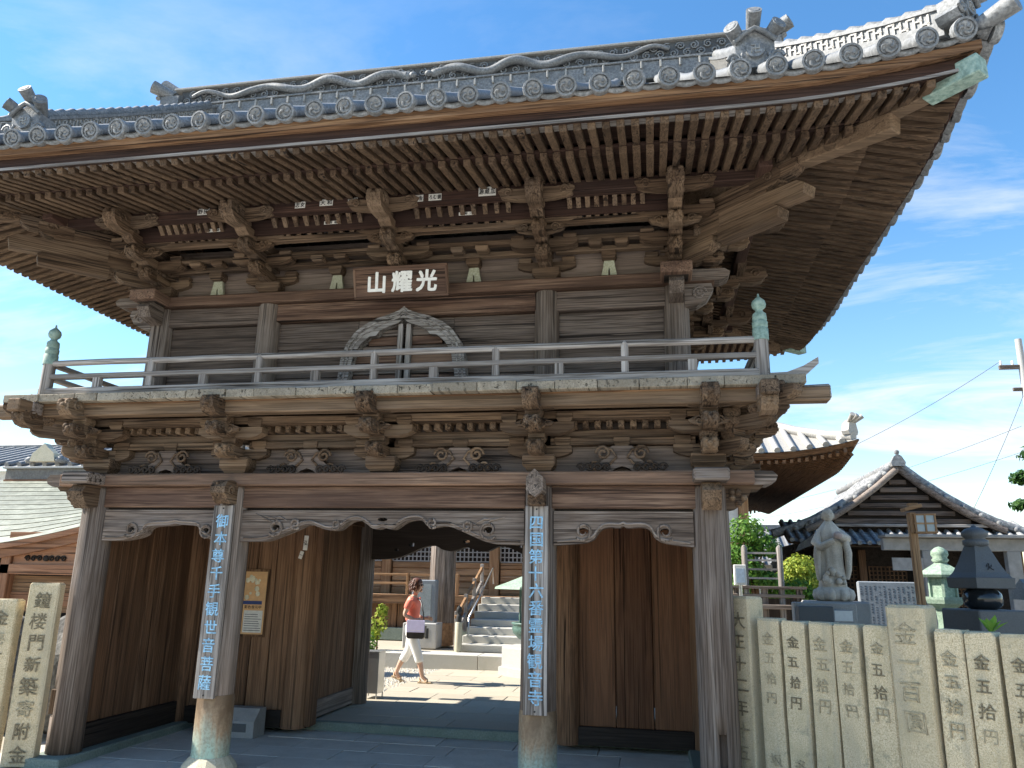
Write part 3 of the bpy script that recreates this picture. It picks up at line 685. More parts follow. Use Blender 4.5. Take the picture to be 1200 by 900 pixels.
# ================================================================== upper storey
UY, UX = .31, 2.823
for x in (-UX, -1.53, 1.53, UX):
    column(x, UY, 3.45, 4.615, .128, 'grey'); column(x, 3.25, 3.45, 4.615, .128, 'grey')
column(-UX, 1.78, 3.45, 4.615, .128, 'grey'); column(UX, 1.78, 3.45, 4.615, .128, 'grey')
def planks(xa, xb, zs, y, mat='wall'):
    for z0, z1 in zip(zs, zs[1:]): B(xa, xb, y-.02+random.uniform(-.003, .003), y+.02, z0+.003, z1-.003, 'wall_plank', mat, G, .006)
for xa, xb in ((-2.72, -1.63), (1.63, 2.72)):
    planks(xa, xb, (3.45, 3.72, 4.06, 4.39), UY+.03); B(xa, xb, UY-.06, UY+.06, 4.395, 4.6, 'head_beam', 'wall', G, .008)
planks(-1.42, -.5, (3.45, 3.78, 4.1, 4.40), UY+.03); planks(.55, 1.42, (3.45, 3.78, 4.1, 4.40), UY+.03)
B(-.5, .55, UY+.015, UY+.05, 4.16, 4.40, 'wall_plank', 'wall', G, .003)
B(-1.42, 1.42, UY-.07, UY+.06, 4.405, 4.6, 'head_beam', 'beam', G, .008)
for sx in (-1, 1):
    for z0, z1 in ((3.45, 3.75), (3.75, 4.05), (4.05, 4.35), (4.35, 4.6)): B(sx*UX-.02, sx*UX+.02, .4, 3.15, z0+.003, z1-.003, 'wall_plank', 'wall', G, .003)
for z0, z1 in ((3.45, 3.75), (3.75, 4.05), (4.05, 4.35), (4.35, 4.6)): B(-2.7, 2.7, 3.22, 3.27, z0+.003, z1-.003, 'wall_plank', 'wall', G, .003)
MB().box(-3.2, 3.2, -.15, .15, 0, .118, .012).build('wall_plate', 'beam', G, (0, UY, 4.604))
MB().box(-3.2, 3.2, -.15, .15, 0, .118, .012).build('wall_plate', 'beam', G, (0, 3.25, 4.604))
for sx in (-1, 1):
    MB().box(-.15, .15, -1.9, 1.9, 0, .116, .012).build('wall_plate', 'beam', G, (sx*UX, 1.78, 4.605))
    MB().prism([(0,0),(.42,0),(.5,.03),(.52,.08),(.47,.115),(0,.12)] if sx > 0 else [(0,0),(-.42,0),(-.5,.03),(-.52,.08),(-.47,.115),(0,.12)], -.1, .1, 'XZ').build('plate_end', 'grey', G, (sx*UX, UY-.06, 4.61))
    prof = [(.08,-.24),(.2,-.22),(.3,-.16),(.36,-.06),(.34,.0),(.08,.0)]
    o = MB().prism([(sx*a, z) for a, z in prof], -.08, .08, 'XZ').build('beam_nose', 'grey', G, (sx*UX, UY-.02, 4.6))
    for yy in (-.083, .083): MB().tube(spiral((sx*.22, -.1), .075, .015, 1.6, yy, 18, sx), .012, 6).build('scroll_carving', 'grey', o)
    B(sx*UX-.13, sx*UX+.13, UY-.36, UY-.14, 4.6, 4.72, 'plate_end', 'dark', G, .02)
    MB().prism([(0,0),(0,.2),(-.2,.2),(-.27,.13),(-.2,.03)], -.07, .07, 'YZ').build('beam_nose', 'grey', G, (sx*UX, UY-.12, 4.4))
    prof = [(0,0),(0,.16),(-.18,.16),(-.24,.1),(-.18,.02)]
# cusped window
kx = .05
outer = [(.76,3.47),(.71,3.6),(.675,3.76),(.66,3.93),(.61,4.09),(.52,4.22),(.42,4.30),(.28,4.365),(.15,4.405),(.05,4.44),(0,4.485)]
inner = [(.63,3.47),(.585,3.62),(.555,3.8),(.52,3.97),(.45,4.09),(.36,4.165),(.29,4.17),(.25,4.225),(.14,4.275),(.05,4.305),(0,4.35)]
full = [(x, z) for x, z in outer] + [(-x, z) for x, z in reversed(outer[:-1])]
infl = [(-x, z) for x, z in inner] + [(x, z) for x, z in reversed(inner[:-1])]
win = MB().prism([(x, z-3.47) for x, z in full + infl], .155, .30, 'XZ').build('cusped_window', 'pale', G, (kx, 0, 3.47)); win['label'] = 'cusped flame-headed window frame of grey wood'
mid_ = [((a[0]*.72+b_[0]*.28), (a[1]*.72+b_[1]*.28)) for a, b_ in zip(outer, inner)]
for off, r_ in ((.28, .012), (.6, .008)):
    ml = [((a[0]*(1-off)+b_[0]*off), (a[1]*(1-off)+b_[1]*off)) for a, b_ in zip(outer, inner)]
    MB().tube([(x, .152, z-3.47) for x, z in ml] + [(-x, .152, z-3.47) for x, z in reversed(ml[:-1])], r_, 6).build('frame_moulding', 'pale', win)
for sx in (-1, 1):
    B(sx*.045-.026, sx*.045+.026, .20, .26, 0.0, .84, 'mullion', 'pale', win, .005)
    for k in range(8):
        z0 = .0+k*.103
        hw = .55 if z0 < .5 else (.46 if z0 < .6 else (.40 if z0 < .7 else .26))
        a, b_ = sorted((sx*.075, sx*hw)); B(a, b_, .245+random.uniform(-.006, .006), .275, z0+.004, z0+.096, 'shutter_slat', 'beam' if k % 2 == 0 else 'grey', win, .004)
B(-.56, .56, .28, .31, 0, .72, 'shutter_back', 'dark', win, 0)
# strut plates (bell-shaped, pale) between the bracket sets
for x in (-2.17, -.76, .76, 2.17):
    MB().prism([(-.085,0),(-.06,.12),(-.05,.19),(.05,.19),(.06,.12),(.085,0),(.012,0),(.006,.1),(-.006,.1),(-.012,0)], UY-.06, UY-.02, 'XZ').build('bell_strut', 'minozuka', G, (x, 0, 4.724))
    shared('masu', masu(), 'bearing_block', 'brown', G, (x, UY-.06, 4.91))
B(-2.8, 2.8, UY+.0, UY+.05, 4.722, 5.3, 'infill_panel', 'wall', G, 0)
B(-2.8, 2.8, 3.22, 3.27, 4.722, 5.5, 'infill_panel', 'wall', G, 0)
for sx in (-1, 1): B(sx*UX-.03, sx*UX+.03, .4, 3.2, 4.722, 5.5, 'infill_panel', 'wall', G, 0)
def upper_set(x, y, rots, corner=None):
    base = shared('daito_u', lambda b: daito(b, .28, .125), 'bracket_set', 'brown', G, (x, y, 4.723))
    for r in rots:
        ca, sa = math.cos(r), math.sin(r)
        def put(key, fn, name, px, py, pz): shared(key, fn, name, 'brown', base, (px*ca-py*sa, px*sa+py*ca, pz), (0, 0, r+random.uniform(-.012, .012)))
        for i in range(3):
            z = .115+i*.145; yy = -i*.25; L = (.6, .68, .74)[i]
            put('ua_lat%d' % i, arm_lat(L, .09, .13), 'bracket_arm', 0, yy, z); put('ua_out%d' % i, arm_out((i+1)*.25+.05, .092, .125), 'bracket_arm', 0, 0, z+.001)
            for px in (-L/2+.075, 0, L/2-.075): put('masu_s', masu(.135, .057), 'bearing_block', px, yy if px else -(i+1)*.25, z+.088)
        put('wing_u', wing(.74, .13, .09), 'carved_wing', 0, -.80, .525); put('fist_u', fist(.32, .19, .14), 'bracket_nose', 0, -.78, .455); put('fist_small', fist(.19, .12, .12), 'bracket_nose', 0, -.53, .27); put('fist_small', fist(.19, .12, .12), 'bracket_nose', 0, -.28, .12); put('wing_um', wing(.5, .09, .06), 'carved_wing', 0, -.54, .3)
    if corner is not None:
        ca, sa = math.cos(corner), math.sin(corner)
        for i, L in enumerate((.55, .95, 1.18, 1.5)):
            shared('arm_diag_u%d' % i, arm_out(L, .12, .13), 'corner_arm', 'brown', base, (0, 0, .115+i*.145*.86), (0, 0, corner))
        o = MB().prism([(.0,0),(.0,.13),(-.62,.14),(-.68,.09),(-.66,.0)], -.075, .075, 'YZ').build('tail_rafter', 'brown', base, (sa*.62, -ca*.62, .13), (0, 0, corner))
        o = MB().prism([(.0,0),(.0,.15),(-.85,.10),(-.92,.05),(-.9,-.04)], -.08, .08, 'YZ').build('tail_rafter', 'brown', base, (sa*.65, -ca*.65, .28), (0, 0, corner))
        shared('fist_big', fist(.34, .17, .14), 'bracket_nose', 'brown', base, (sa*1.0, -ca*1.0, .45), (0, 0, corner))
    return base
for x in (-1.53, 0, 1.53): upper_set(x, UY, (0,))
upper_set(-UX, UY, (0, -PI/2), -PI/4); upper_set(UX, UY, (0, PI/2), PI/4)
for sx in (-1, 1):
    upper_set(sx*UX, 1.78, (sx*PI/2,)); upper_set(sx*UX, 3.25, (sx*PI/2,))
for a, b_ in ((-2.823, -1.53), (-1.53, 0), (0, 1.53), (1.53, 2.823)):
    B(a+.1, b_-.1, UY-.14, UY-.06, 4.995, 5.045, 'through_beam', 'brown', G); B(a+.1, b_-.1, UY-.3, UY-.22, 5.05, 5.10, 'through_beam', 'brown', G)
    B(a+.15, b_-.15, UY-.56, UY-.48, 5.11, 5.165, 'through_beam', 'brown', G)
    for px in ((a+b_)/2-.13, (a+b_)/2+.13): shared('masu_s', masu(.135, .057), 'bearing_block', 'brown', G, (px, UY-.26, 4.985))
    n = 9
    for k in range(n):
        xx = a+.3+(b_-a-.6)*k/(n-1)
        MB().beam((0, .0, 0), (0, -.17, .17), .045, .05).build('cove_rib', 'brown', G, (xx, UY-.545, 5.155))
B(-2.9, 2.9, UY-.62, UY-.60, 5.16, 5.33, 'cove_board', 'red', G, 0)
# eave purlins
PZ0, PZ1 = 5.305, 5.425
MB().box(-3.75, 3.75, -.06, .06, 0, PZ1-PZ0, .008).build('eave_purlin', 'red', G, (0, -.44, PZ0))
MB().box(-3.75, 3.75, -.06, .06, 0, PZ1-PZ0, .008).build('eave_purlin', 'red', G, (0, 4.0, PZ0))
for sx in (-1, 1): MB().box(-.06, .06, -2.5, 2.5, 0, PZ1-PZ0-.002, .008).build('eave_purlin', 'red', G, (sx*3.6, 1.78, PZ0))

# ================================================================== eaves: rafters, boards, fascia
VL = 2.16                         # wall line to tile lip
def sidept(s, u, v, z):
    if s == 'f': return (u, UY-v, z)
    if s == 'b': return (u, 3.25+v, z)
    if s == 'r': return (2.87+v, 1.78+u, z)
    return (-2.87-v, 1.78+u, z)
HB = {'f': 2.87, 'b': 2.87, 'r': 1.47, 'l': 1.47}
def lift(s, u, v):
    t = max(0.0, (abs(u)-(HB[s]+VL-1.75))/1.75); return .2*t*t*max(0.0, v/VL)**1.5
def low_z(s, u, v): return 5.25+.21*(1.51-v)+lift(s, u, v)
def fly_z(s, u, v): return 5.185+.27*(2.01-v)+lift(s, u, v)
PITCH_R = .113
for s in 'frlb':
    hb = HB[s]; n = int((hb+1.98)/PITCH_R); joined = MB()
    for k in range(-n, n+1):
        u = k*PITCH_R
        for nm, fz, va, vb, h in (('rafter', low_z, 0.0, 1.51, .065), ('flying_rafter', fly_z, 1.22, 2.01, .06)):
            v0 = max(va, abs(u)-hb+.07)
            if v0 > vb-.08: continue
            p0 = Vector(sidept(s, u, v0, fz(s, u, v0))); p1 = Vector(sidept(s, u, vb+random.uniform(-.006, .006), fz(s, u, vb)))
            if s == 'b': joined.beam(p0, p1, .05, h)
            else: MB().beam((0,0,0), p1-p0, random.uniform(.06, .067), h*random.uniform(.93, 1.07), .004).build(nm, 'rafter', G, p0)
    if s == 'b': tag(joined.build('rafter', 'rafter:y', G), kind='stuff')
    # roof boards above the rafters, under-eave board between the two tiers, fascia
    us = [-(hb+VL)+2*(hb+VL)*i/48 for i in range(49)]
    def clampu(u, v): return max(-(hb+v), min(hb+v, u))
    lowb = MB().grid(lambda u, v: sidept(s, clampu(u, v), v, low_z(s, u, v)+.066), us, [0.0, .5, 1.0, 1.5]); lowb.build('roof_board', 'red:x' if s in 'fb' else 'red:y', G)
    flyb = MB().grid(lambda u, v: sidept(s, clampu(u, v), v, fly_z(s, u, v)+.061), us, [1.1, 1.5, 1.8, 2.05]); flyb.build('roof_board', 'red:x' if s in 'fb' else 'red:y', G)
    def sweep(v0, v1, za, zb, name, mat):
        b = MB(); e = hb+(v0+v1)/2; uu = [-e+2*e*i/40 for i in range(41)]; P = []
        for u in uu:
            m = lambda v: max(-(hb+v), min(hb+v, u*(hb+v)/e)); L = lift(s, u, VL*.97)
            P += [sidept(s, m(v0), v0, za+L), sidept(s, m(v1), v1, za+L), sidept(s, m(v1), v1, zb+L), sidept(s, m(v0), v0, zb+L)]
        b.add(P, [(i*4+k, i*4+(k+1) % 4, (i+1)*4+(k+1) % 4, (i+1)*4+k) for i in range(40) for k in range(4)] + [(0,1,2,3), (163,162,161,160)])
        return b.build(name, mat + (':x' if s in 'fb' else ':y'), G)
    sweep(1.40, 1.53, 5.316, 5.338, 'kioi_batten', 'red'); sweep(1.93, 2.05, 5.246, 5.272, 'eave_board', 'pale'); sweep(1.9, 2.035, 5.272, 5.362, 'eave_batten', 'red'); sweep(1.95, 2.10, 5.362, 5.437, 'fascia', 'fascia')
for sx in (-1, 1):
    for sy in (-1, 1):
        y0 = UY if sy < 0 else 3.25
        P = lambda t: (sx*(2.87+t), y0+sy*t)
        a, m, e = P(-.25), P(1.62), P(2.06)
        MB().beam((0,0,0), Vector((m[0]-a[0], m[1]-a[1], -.27)), .14, .15, .01).build('hip_rafter', 'brown', G, (a[0], a[1], 5.46))
        a = P(.9); MB().beam((0,0,0), Vector((e[0]-a[0], e[1]-a[1], .03)), .13, .15, .01).build('hip_rafter', 'brown', G, (a[0], a[1], 5.30))
        a = P(1.80); e = P(2.09); MB().beam((0,0,0), Vector((e[0]-a[0], e[1]-a[1], .01)), .15, .155, .008).build('hip_rafter_cap', 'verdigris', G, (a[0], a[1], 5.305))
# little carvings and papers pasted under the eaves
def slip(x, y, z, w, h, chars, rot=0.0, mat='paper', dark=False):
    o = B(x-w/2, x+w/2, y-.0015, y, z-h/2, z+h/2, 'votive_slip', mat, G, 0)
    o['label'] = 'small paper votive slip with black characters pasted on the purlin' ; o.rotation_euler = (0, rot, 0)
    b = MB(); n = len(chars); s_ = min(w/n*.9, h*.8)
    for k, ch in enumerate(chars): text_on(b, ch, (-w/2+w*(k+.5)/n, -.0022, 0), s_, (1,0,0), (0,0,1), 0, min(1.3, h*.8/s_))
    b.build('lettering', 'ink', o)
py = -.502
slip(1.05, py, 5.372, .17, .095, '源蔵加', .0); slip(.53, py, 5.35, .13, .07, 'ろむ鏡'); slip(.36, py, 5.35, .10, .07, '倉金')
slip(-.10, py, 5.35, .11, .07, '千社'); slip(-.32, py, 5.375, .10, .065, '宮松'); slip(-.88, py, 5.37, .11, .07, '志女'); slip(-1.95, py, 5.37, .13, .07, '野田'); slip(-.6, py, 5.375, .14, .07, '大和')
for x, ch in ((.8, '三好一'), (-.62, '西村組'), (-1.93, '森本店')):
    slip(x, UY-.6225, 5.25, .15, .035, ch)
slip(-1.52, 1.65, 2.12, .055, .17, '弘', .05); slip(-1.57, 1.655, 1.98, .045, .09, '一', .3)

# ================================================================== roof of the gate
LIPY, LIPX, YC = -1.85, 5.03, 1.78
def zs(d): return 5.455+.66*d+.0137*d*d
def rlift(w, d, corner): 
    t = max(0.0, (abs(w)-(corner-1.75))/1.75); return .2*t*t*max(0.0, 1-d/2.2)**1.5
GX = 4.05        # verge of the gabled upper roof
def rp(s, w, d, dz=0.0):
    if s == 'f': return Vector((w, LIPY+d, zs(d)+rlift(w, d, LIPX)+dz))
    if s == 'b': return Vector((w, 2*YC-LIPY-d, zs(d)+rlift(w, d, LIPX)+dz))
    sx = 1 if s == 'r' else -1
    return Vector((sx*(LIPX-d), YC+w, zs(d)+rlift(w, d, 3.63)+dz))
def disc(b):       # eave-end disc with a rim and a three-comma whorl
    b.cyl((0,.05,0), (0,0,0), .078, .078, 20); b.cyl((0,0,0), (0,-.012,0), .078, .074, 20, False)
    n = 20; ro, ri = .074, .06
    A = [(ro*math.cos(2*PI*i/n), -.012, ro*math.sin(2*PI*i/n)) for i in range(n)]; B_ = [(ri*math.cos(2*PI*i/n), -.012, ri*math.sin(2*PI*i/n)) for i in range(n)]; C_ = [(ri*math.cos(2*PI*i/n), -.002, ri*math.sin(2*PI*i/n)) for i in range(n)]
    b.add(A+B_+C_, [(i, (i+1) % n, (i+1) % n+n, i+n) for i in range(n)] + [(i+n, (i+1) % n+n, (i+1) % n+2*n, i+2*n) for i in range(n)])
    for k in range(3):
        t0 = 2*PI*k/3; b.tube([(r_*math.cos(t0+a), -.006, r_*math.sin(t0+a)) for r_, a in ((.016, 0), (.03, .5), (.042, 1.1), (.048, 1.8), (.05, 2.3))], [.013, .012, .009, .006, .003], 6)
    for k in range(12): b.ball((.054*math.cos(k*PI/6), -.004, .054*math.sin(k*PI/6)), .005, 6)
def pan(b):        # eave pan tile: a thick hanging arc between two discs
    n = 8; P = []
    for i in range(n+1):
        t = -1+2*i/n; x = t*.115; z = -.045*(1-t*t)
        P += [(x, -.01, z+.012), (x, -.01, z-.03), (x, .22, z+.09), (x, .22, z+.05)]
    b.add(P, [(i*4, i*4+1, i*4+5, i*4+4) for i in range(n)] + [(i*4+2, i*4, i*4+4, i*4+6) for i in range(n)] + [(i*4+1, i*4+3, i*4+7, i*4+5) for i in range(n)], True)
SP = .262
for s in 'frlb':
    corner = LIPX if s in 'fb' else 3.63
    n = int((corner-.05)/SP)
    rz = {'f': 0, 'b': PI, 'r': PI/2, 'l': -PI/2}[s]
    for k in range(-n-1, n+1):
        w = (k+.5)*SP
        if abs(w) > corner-.06: continue
        if s in 'fb': dm = 3.50 if abs(w) < GX else corner-abs(w)-.05
        else: dm = min(1.3, corner-abs(w)-.05)
        if s == 'b': dm = min(dm, 3.5)
        m = max(2, int(dm/.3)+1); path = [rp(s, w, dm*i/m, .035) for i in range(m+1)]; p0 = path[0]
        b = MB(); rr = []
        b.tube([q-p0 for q in path], .058, 8, True); b.build('round_tile_row', 'tile', G, p0)
        if s != 'b':
            a = rp(s, w, 0, .0) if s == 'f' else rp(s, w, -.07, .03); shared('disc', disc, 'eave_disc', 'tile', G, (a.x, a.y, a.z+.038), (.22+random.uniform(-.07, .07), random.uniform(-.9, .9), rz+random.uniform(-.06, .06)), (1.1*random.uniform(.96, 1.03), 1.0, 1.1*random.uniform(.96, 1.03)))
            if abs(w+SP/2) < corner-.1:
                a = rp(s, w+SP/2, 0 if s == 'f' else -.07, 0 if s == 'f' else .02); shared('pan', pan, 'eave_pan_tile', 'tile', G, (a.x-math.sin(rz)*.035, a.y+math.cos(rz)*.035, a.z+.032), (0, 0, rz))
# roof surface under the rows (pan tiles)
ds = [0, .3, .6, .9, 1.2, 1.6, 2.0, 2.5, 3.0, 3.63]
for s in 'fb':
    MB().grid(lambda w, d: rp(s, w, d, -.01), [-GX+2*GX*i/40 for i in range(41)], ds).build('roof_slope', 'tile', G)
    for sx in (-1, 1):
        MB().grid(lambda w, t: rp(s, sx*w, t*(LIPX-w), -.01), [GX-.2+(LIPX-GX+.2)*i/10 for i in range(11)], [i/6 for i in range(7)]).build('roof_slope', 'tile', G)
for s in 'rl':
    MB().grid(lambda w, t: rp(s, w, t*min(1.35, 3.63-abs(w)), -.012), [-3.63+7.26*i/30 for i in range(31)], [i/6 for i in range(7)]).build('roof_slope', 'tile', G)
    sx = 1 if s == 'r' else -1
    MB().prism([(YC-2.4, 6.15), (YC+2.4, 6.15), (YC+1.2, 7.25), (YC, 8.1), (YC-1.2, 7.25)], sx*3.62-.03, sx*3.62+.03, 'YZ').build('gable_wall', 'wall', G)
    for q in (-1, 1):
        MB().tube([rp('f' if q < 0 else 'b', sx*(GX-.02), d, -.1) for d in (1.1, 1.6, 2.1, 2.6, 3.1, 3.6)], .09, 6).build('bargeboard', 'brown', G)
# ridges: a stacked body with a meander relief and a row of rounded cap tiles
def cap_tile(b): b.tube([(-.09, 0, 0), (0, 0, .004), (.075, 0, .012), (.085, 0, .016)], [.052, .056, .062, .06], 10)
def ridge_run(path, w, h, name, mat='tile', lattice=True, cap=True):
    P = [Vector(p) for p in path]
    body = MB(); m = len(P); up_ = Vector((0,0,1)); vs = []
    for i, p in enumerate(P):
        d = (P[min(i+1, m-1)]-P[max(i-1, 0)]); sd_ = Vector((d.y, -d.x, 0)).normalized()
        for (ww, zz) in ((w*.62, -.06), (w*.62, h*.28), (w*.5, h*.28), (w*.5, h*.85), (w*.62, h*.85), (w*.62, h)): vs.append(p+sd_*ww*.8+up_*zz)
        for (ww, zz) in ((w*.62, h), (w*.62, h*.85), (w*.5, h*.85), (w*.5, h*.28), (w*.62, h*.28), (w*.62, -.06)): vs.append(p-sd_*ww*.8+up_*zz)
    body.add([v-P[0] for v in vs], [(i*12+k, i*12+(k+1) % 12, (i+1)*12+(k+1) % 12, (i+1)*12+k) for i in range(m-1) for k in range(12)] + [tuple(range(12)), tuple(range((m-1)*12+11, (m-1)*12-1, -1))])
    o = body.build(name, mat, G, P[0])
    L = [0]
    for a, b_ in zip(P, P[1:]): L.append(L[-1]+(b_-a).length)
    def at(t):
        for i in range(m-1):
            if t <= L[i+1] or i == m-2:
                f_ = (t-L[i])/(L[i+1]-L[i]); return P[i].lerp(P[i+1], f_), (P[i+1]-P[i]).normalized()
    if cap:
        t = .08
        while t < L[-1]-.05:
            p, d = at(t); rzz = math.atan2(d.y, d.x); ry = -math.asin(d.z)
            shared('cap_tile', cap_tile, 'ridge_cap_tile', mat, o, p-P[0]+up_*(h+.01), (0, ry, rzz)); t += .165
    if lattice:
        b = MB(); t = .1; k = 0
        while t < L[-1]-.08:
            p, d = at(t); sd_ = Vector((d.y, -d.x, 0)).normalized()
            for sg in (-1, 1):
                q = p-P[0]+sd_*sg*w*.41
                b.beam(q+up_*h*.32, q+up_*h*.80+d*.0001, .02, .016, 0, d)
                zz = h*(.36, .56, .74)[k % 3]; b.beam(q+up_*zz, q+up_*zz+d*.055, .02, .014)
            t += .055; k += 1
        tag(b.build('meander_relief', 'tile_pale', o), kind='stuff')
    return o
def onigawara(loc, rz, s=1.0, mat='tile'):
    prof = [(-.17,0),(.17,0),(.22,.05),(.19,.10),(.15,.12),(.15,.24),(.0,.34),(-.15,.24),(-.15,.12),(-.19,.10),(-.22,.05)]
    o = MB().prism([(x*s, z*s) for x, z in prof], -.07*s, .12*s, 'XZ').build('ridge_end_tile', mat, G, loc, (0, 0, rz))
    o['label'] = 'ogre-tile ridge end with a manji crest and three round horns'
    MB().tube([(-.16*s, -.09*s, .22*s), (-.08*s, -.10*s, .29*s), (0, -.10*s, .335*s), (.08*s, -.10*s, .29*s), (.16*s, -.09*s, .22*s)], .022*s, 8).build('hood_moulding', mat, o)
    c_ = MB().cyl((0, -.06*s, .15*s), (0, -.095*s, .15*s), .075*s, .072*s, 18).build('crest_disc', mat, o)
    b = MB(); text_on(b, '卍', (0, -.099*s, .15*s), .085*s, (1,0,0), (0,0,1)); b.build('crest', 'tile_pale', c_)
    for sx in (-1, 1):
        b = MB(); b.tube(spiral((sx*.16*s, .07*s), .055*s, .012*s, 1.5, -.085*s, 14, sx), .016*s, 6); b.tube([(sx*.07*s, -.085*s, .03*s), (sx*.11*s, -.09*s, .07*s), (sx*.1*s, -.085*s, .12*s)], .014*s, 6); b.build('scroll_carving', mat, o)
    for ax in (-.8, 0, .8):      # three round horn tiles leaning out
        d = Vector((math.sin(ax)*.62, -.72, .45 if ax == 0 else .3)).normalized(); p = Vector((math.sin(ax)*.12*s, .02*s, (.36 if ax == 0 else .27)*s))
        h_ = MB().cyl((0,0,0), d*.2*s, .05*s, .062*s, 14).cyl(d*.2*s, d*.205*s, .045*s, .04*s, 14); h_.build('horn_tile', mat, o, p)
    return o
for sx in (-1, 1):
    for s in 'fb':
        ridge_run([rp(s, sx*3.48, d, .04) for d in (.72, 1.0, 1.4, 1.8, 2.2, 2.6, 3.0, 3.45)], .2, .24, 'descending_ridge')
        if s == 'f': onigawara(rp('f', sx*3.48, .62, .02), 0, 1.05)
        sy = -1 if s == 'f' else 1
        hp = []
        for t in (.2, .5, .8, 1.1, 1.4):
            q = rp(s, sx*(LIPX-t), t, .05); hp.append(q)
        ridge_run(hp, .2, .2, 'hip_ridge')
        q = rp(s, sx*(LIPX-.14), .14, .07); onigawara(q, math.atan2(sx, -sy*1.0)*.0 + (sx*PI/4 if sy < 0 else sx*3*PI/4), .85)
        q = rp(s, sx*(LIPX-.08), .08, .02); MB().cyl((0,0,0), Vector((sx*.2, sy*.2, .05)), .06, .075, 16).build('corner_disc', 'tile', G, q)
# main ridge
zr = 8.06
for z0, z1, w in ((-.1, .15, .17), (.15, .18, .19)): MB().box(-4.1, 4.1, -w, w, z0, z1, .01).build('ridge_course', 'tile', G, (0, YC, zr+z0*0))
B(-4.0, 4.0, YC-.12, YC+.12, zr+.18, zr+.44, 'ridge_panel', 'relief', G, 0)
for k in range(34):
    xx = -4.0+k*8.0/33; shared('ridge_tick', lambda b: b.box(-.012, .012, -.02, .02, 0, .1, .003), 'ridge_tick', 'tile_pale', G, (xx, YC-.18, zr+.04)); 
    shared('ridge_knob', lambda b: b.ball((0,0,0), .022, 8), 'ridge_knob', 'tile_pale', G, (xx, YC-.05, zr+.525))
MB().box(-4.1, 4.1, -.17, .17, 0, .035, .01).build('ridge_course', 'tile_pale', G, (0, YC, zr+.44))
MB().tube([(-4.1+8.2*i/20, 0, 0) for i in range(21)], .05, 8).build('ridge_cap', 'tile', G, (0, YC, zr+.475))
for x0, x1 in ((-3.8, -.6), (2.9, -.2)):       # two dragons in relief
    b = MB(); n = 60; P = []; R_ = []
    for i in range(n+1):
        f_ = i/n; P.append((x0+(x1-x0)*f_, -.155-.02*math.sin(f_*31), zr-8.06+.31+.055*math.sin(f_*22))); R_.append(.024+.036*math.sin(min(1, f_*1.25)*PI*.62))
    b.tube(P, R_, 8); hd = P[-1]; sg = 1 if x1 > x0 else -1
    b.ball(hd, .07, 10, 1.3, .7, .9); b.ball((hd[0]+sg*.09, hd[1]-.02, hd[2]-.01), .045, 8, 1.3)
    for q in (-1, 1): b.tube([hd, (hd[0]-sg*.08, hd[1]-.03, hd[2]+.07+.02*q), (hd[0]-sg*.16, hd[1]-.02, hd[2]+.08)], [.015, .012, .004], 5)
    for i in range(4, n, 3): b.add([(P[i][0]-.02, P[i][1], P[i][2]+R_[i]*.9), (P[i][0]+.02, P[i][1], P[i][2]+R_[i]*.9), (P[i][0], P[i][1], P[i][2]+R_[i]+.03)], [(0,1,2), (2,1,0)])
    b.build('dragon_relief', 'tile', G, (0, YC, 8.06))
for k in range(92):
    xx = -3.9+k*7.8/91; shared('curl%d' % (k % 3), lambda b, k=k: b.tube(spiral((0, 0), .06, .012, 1.5, 0, 12, 1 if k % 2 else -1, 1, k % 3), .012, 5), 'wave_curl', 'tile', G, (xx, YC-.135, zr+.255+.1*(k % 2)))
for sx in (-1, 1):
    o = onigawara((sx*4.16, YC, zr-.05), sx*PI/2, 1.5)

# ================================================================== boards, plaque, poster
def bold(b, ch, pos, size, xd, zd, sl, off):
    X = Vector(xd); Z = Vector(zd); P = Vector(pos); N_ = X.cross(Z)
    for i, (a, c) in enumerate(((0, 0), (1, .6), (-1, -.6), (.5, -1), (-.5, 1))): text_on(b, ch, P+X*off*a+Z*off*c+N_*.0004*i, size, xd, zd, sl)
def column_board(x, chars, label, z0=.64, z1=2.39, w=.205):
    o = thing('column_signboard', label, 'signboard', (x, -.185, z0), 0, 'lettered boards on the gate columns')
    MB().box(-w/2, w/2, -.016, .016, 0, z1-z0, .004).build('board', 'pale', o)
    n = len(chars); top, bot = (z1-z0)-.15, .14
    for k, ch in enumerate(chars):
        b = MB(); sl = random.uniform(-.06, .06); px, pz = random.uniform(-.006, .006), top-(top-bot)*k/(n-1)
        bold(b, ch, (px, -.0165, pz), .135, (1,0,0), (0,0,1), sl, .0013); b.build('painted_character', 'blue_paint', o)
    for z in (.03, z1-z0-.03): MB().cyl((0, -.016, z), (0, -.022, z), .008, .008, 8).build('nail', 'ink', o)
    return o
column_board(-1.535, '御本尊千手観世音菩薩', 'grey wooden column board with ten light blue characters, left of the passage')
column_board(1.52, '四国第十六番霊場観音寺', 'grey wooden column board with eleven light blue characters, beside the reddish boarded bay')
o = thing('name_plaque', 'dark wooden plaque with three white brushed characters above the cusped window', 'plaque', (.07, -.0, 4.53)); o.rotation_euler = (.33, -.0, 0)
MB().box(-.485, .485, -.02, .02, 0, .3, .005).build('board', 'beam', o)
for x0, x1, z0, z1 in ((-.5, .5, -.012, .012), (-.5, .5, .29, .314), (-.5, -.476, .012, .29), (.476, .5, .012, .29)): MB().box(x0, x1, -.028, .022, z0, z1, .004).build('frame', 'beam', o)
for x, ch in ((-.25, '山'), (.02, '耀'), (.28, '光')):
    b = MB(); bold(b, ch, (x, -.021, .152), .225, (1,0,0), (0,0,1), .1, .007); b.build('painted_character', 'white_paint', o)
for x in (-.3, .3): B(x-.02, x+.02, .02, .1, .02, .06, 'hanger', 'dark', o, 0)
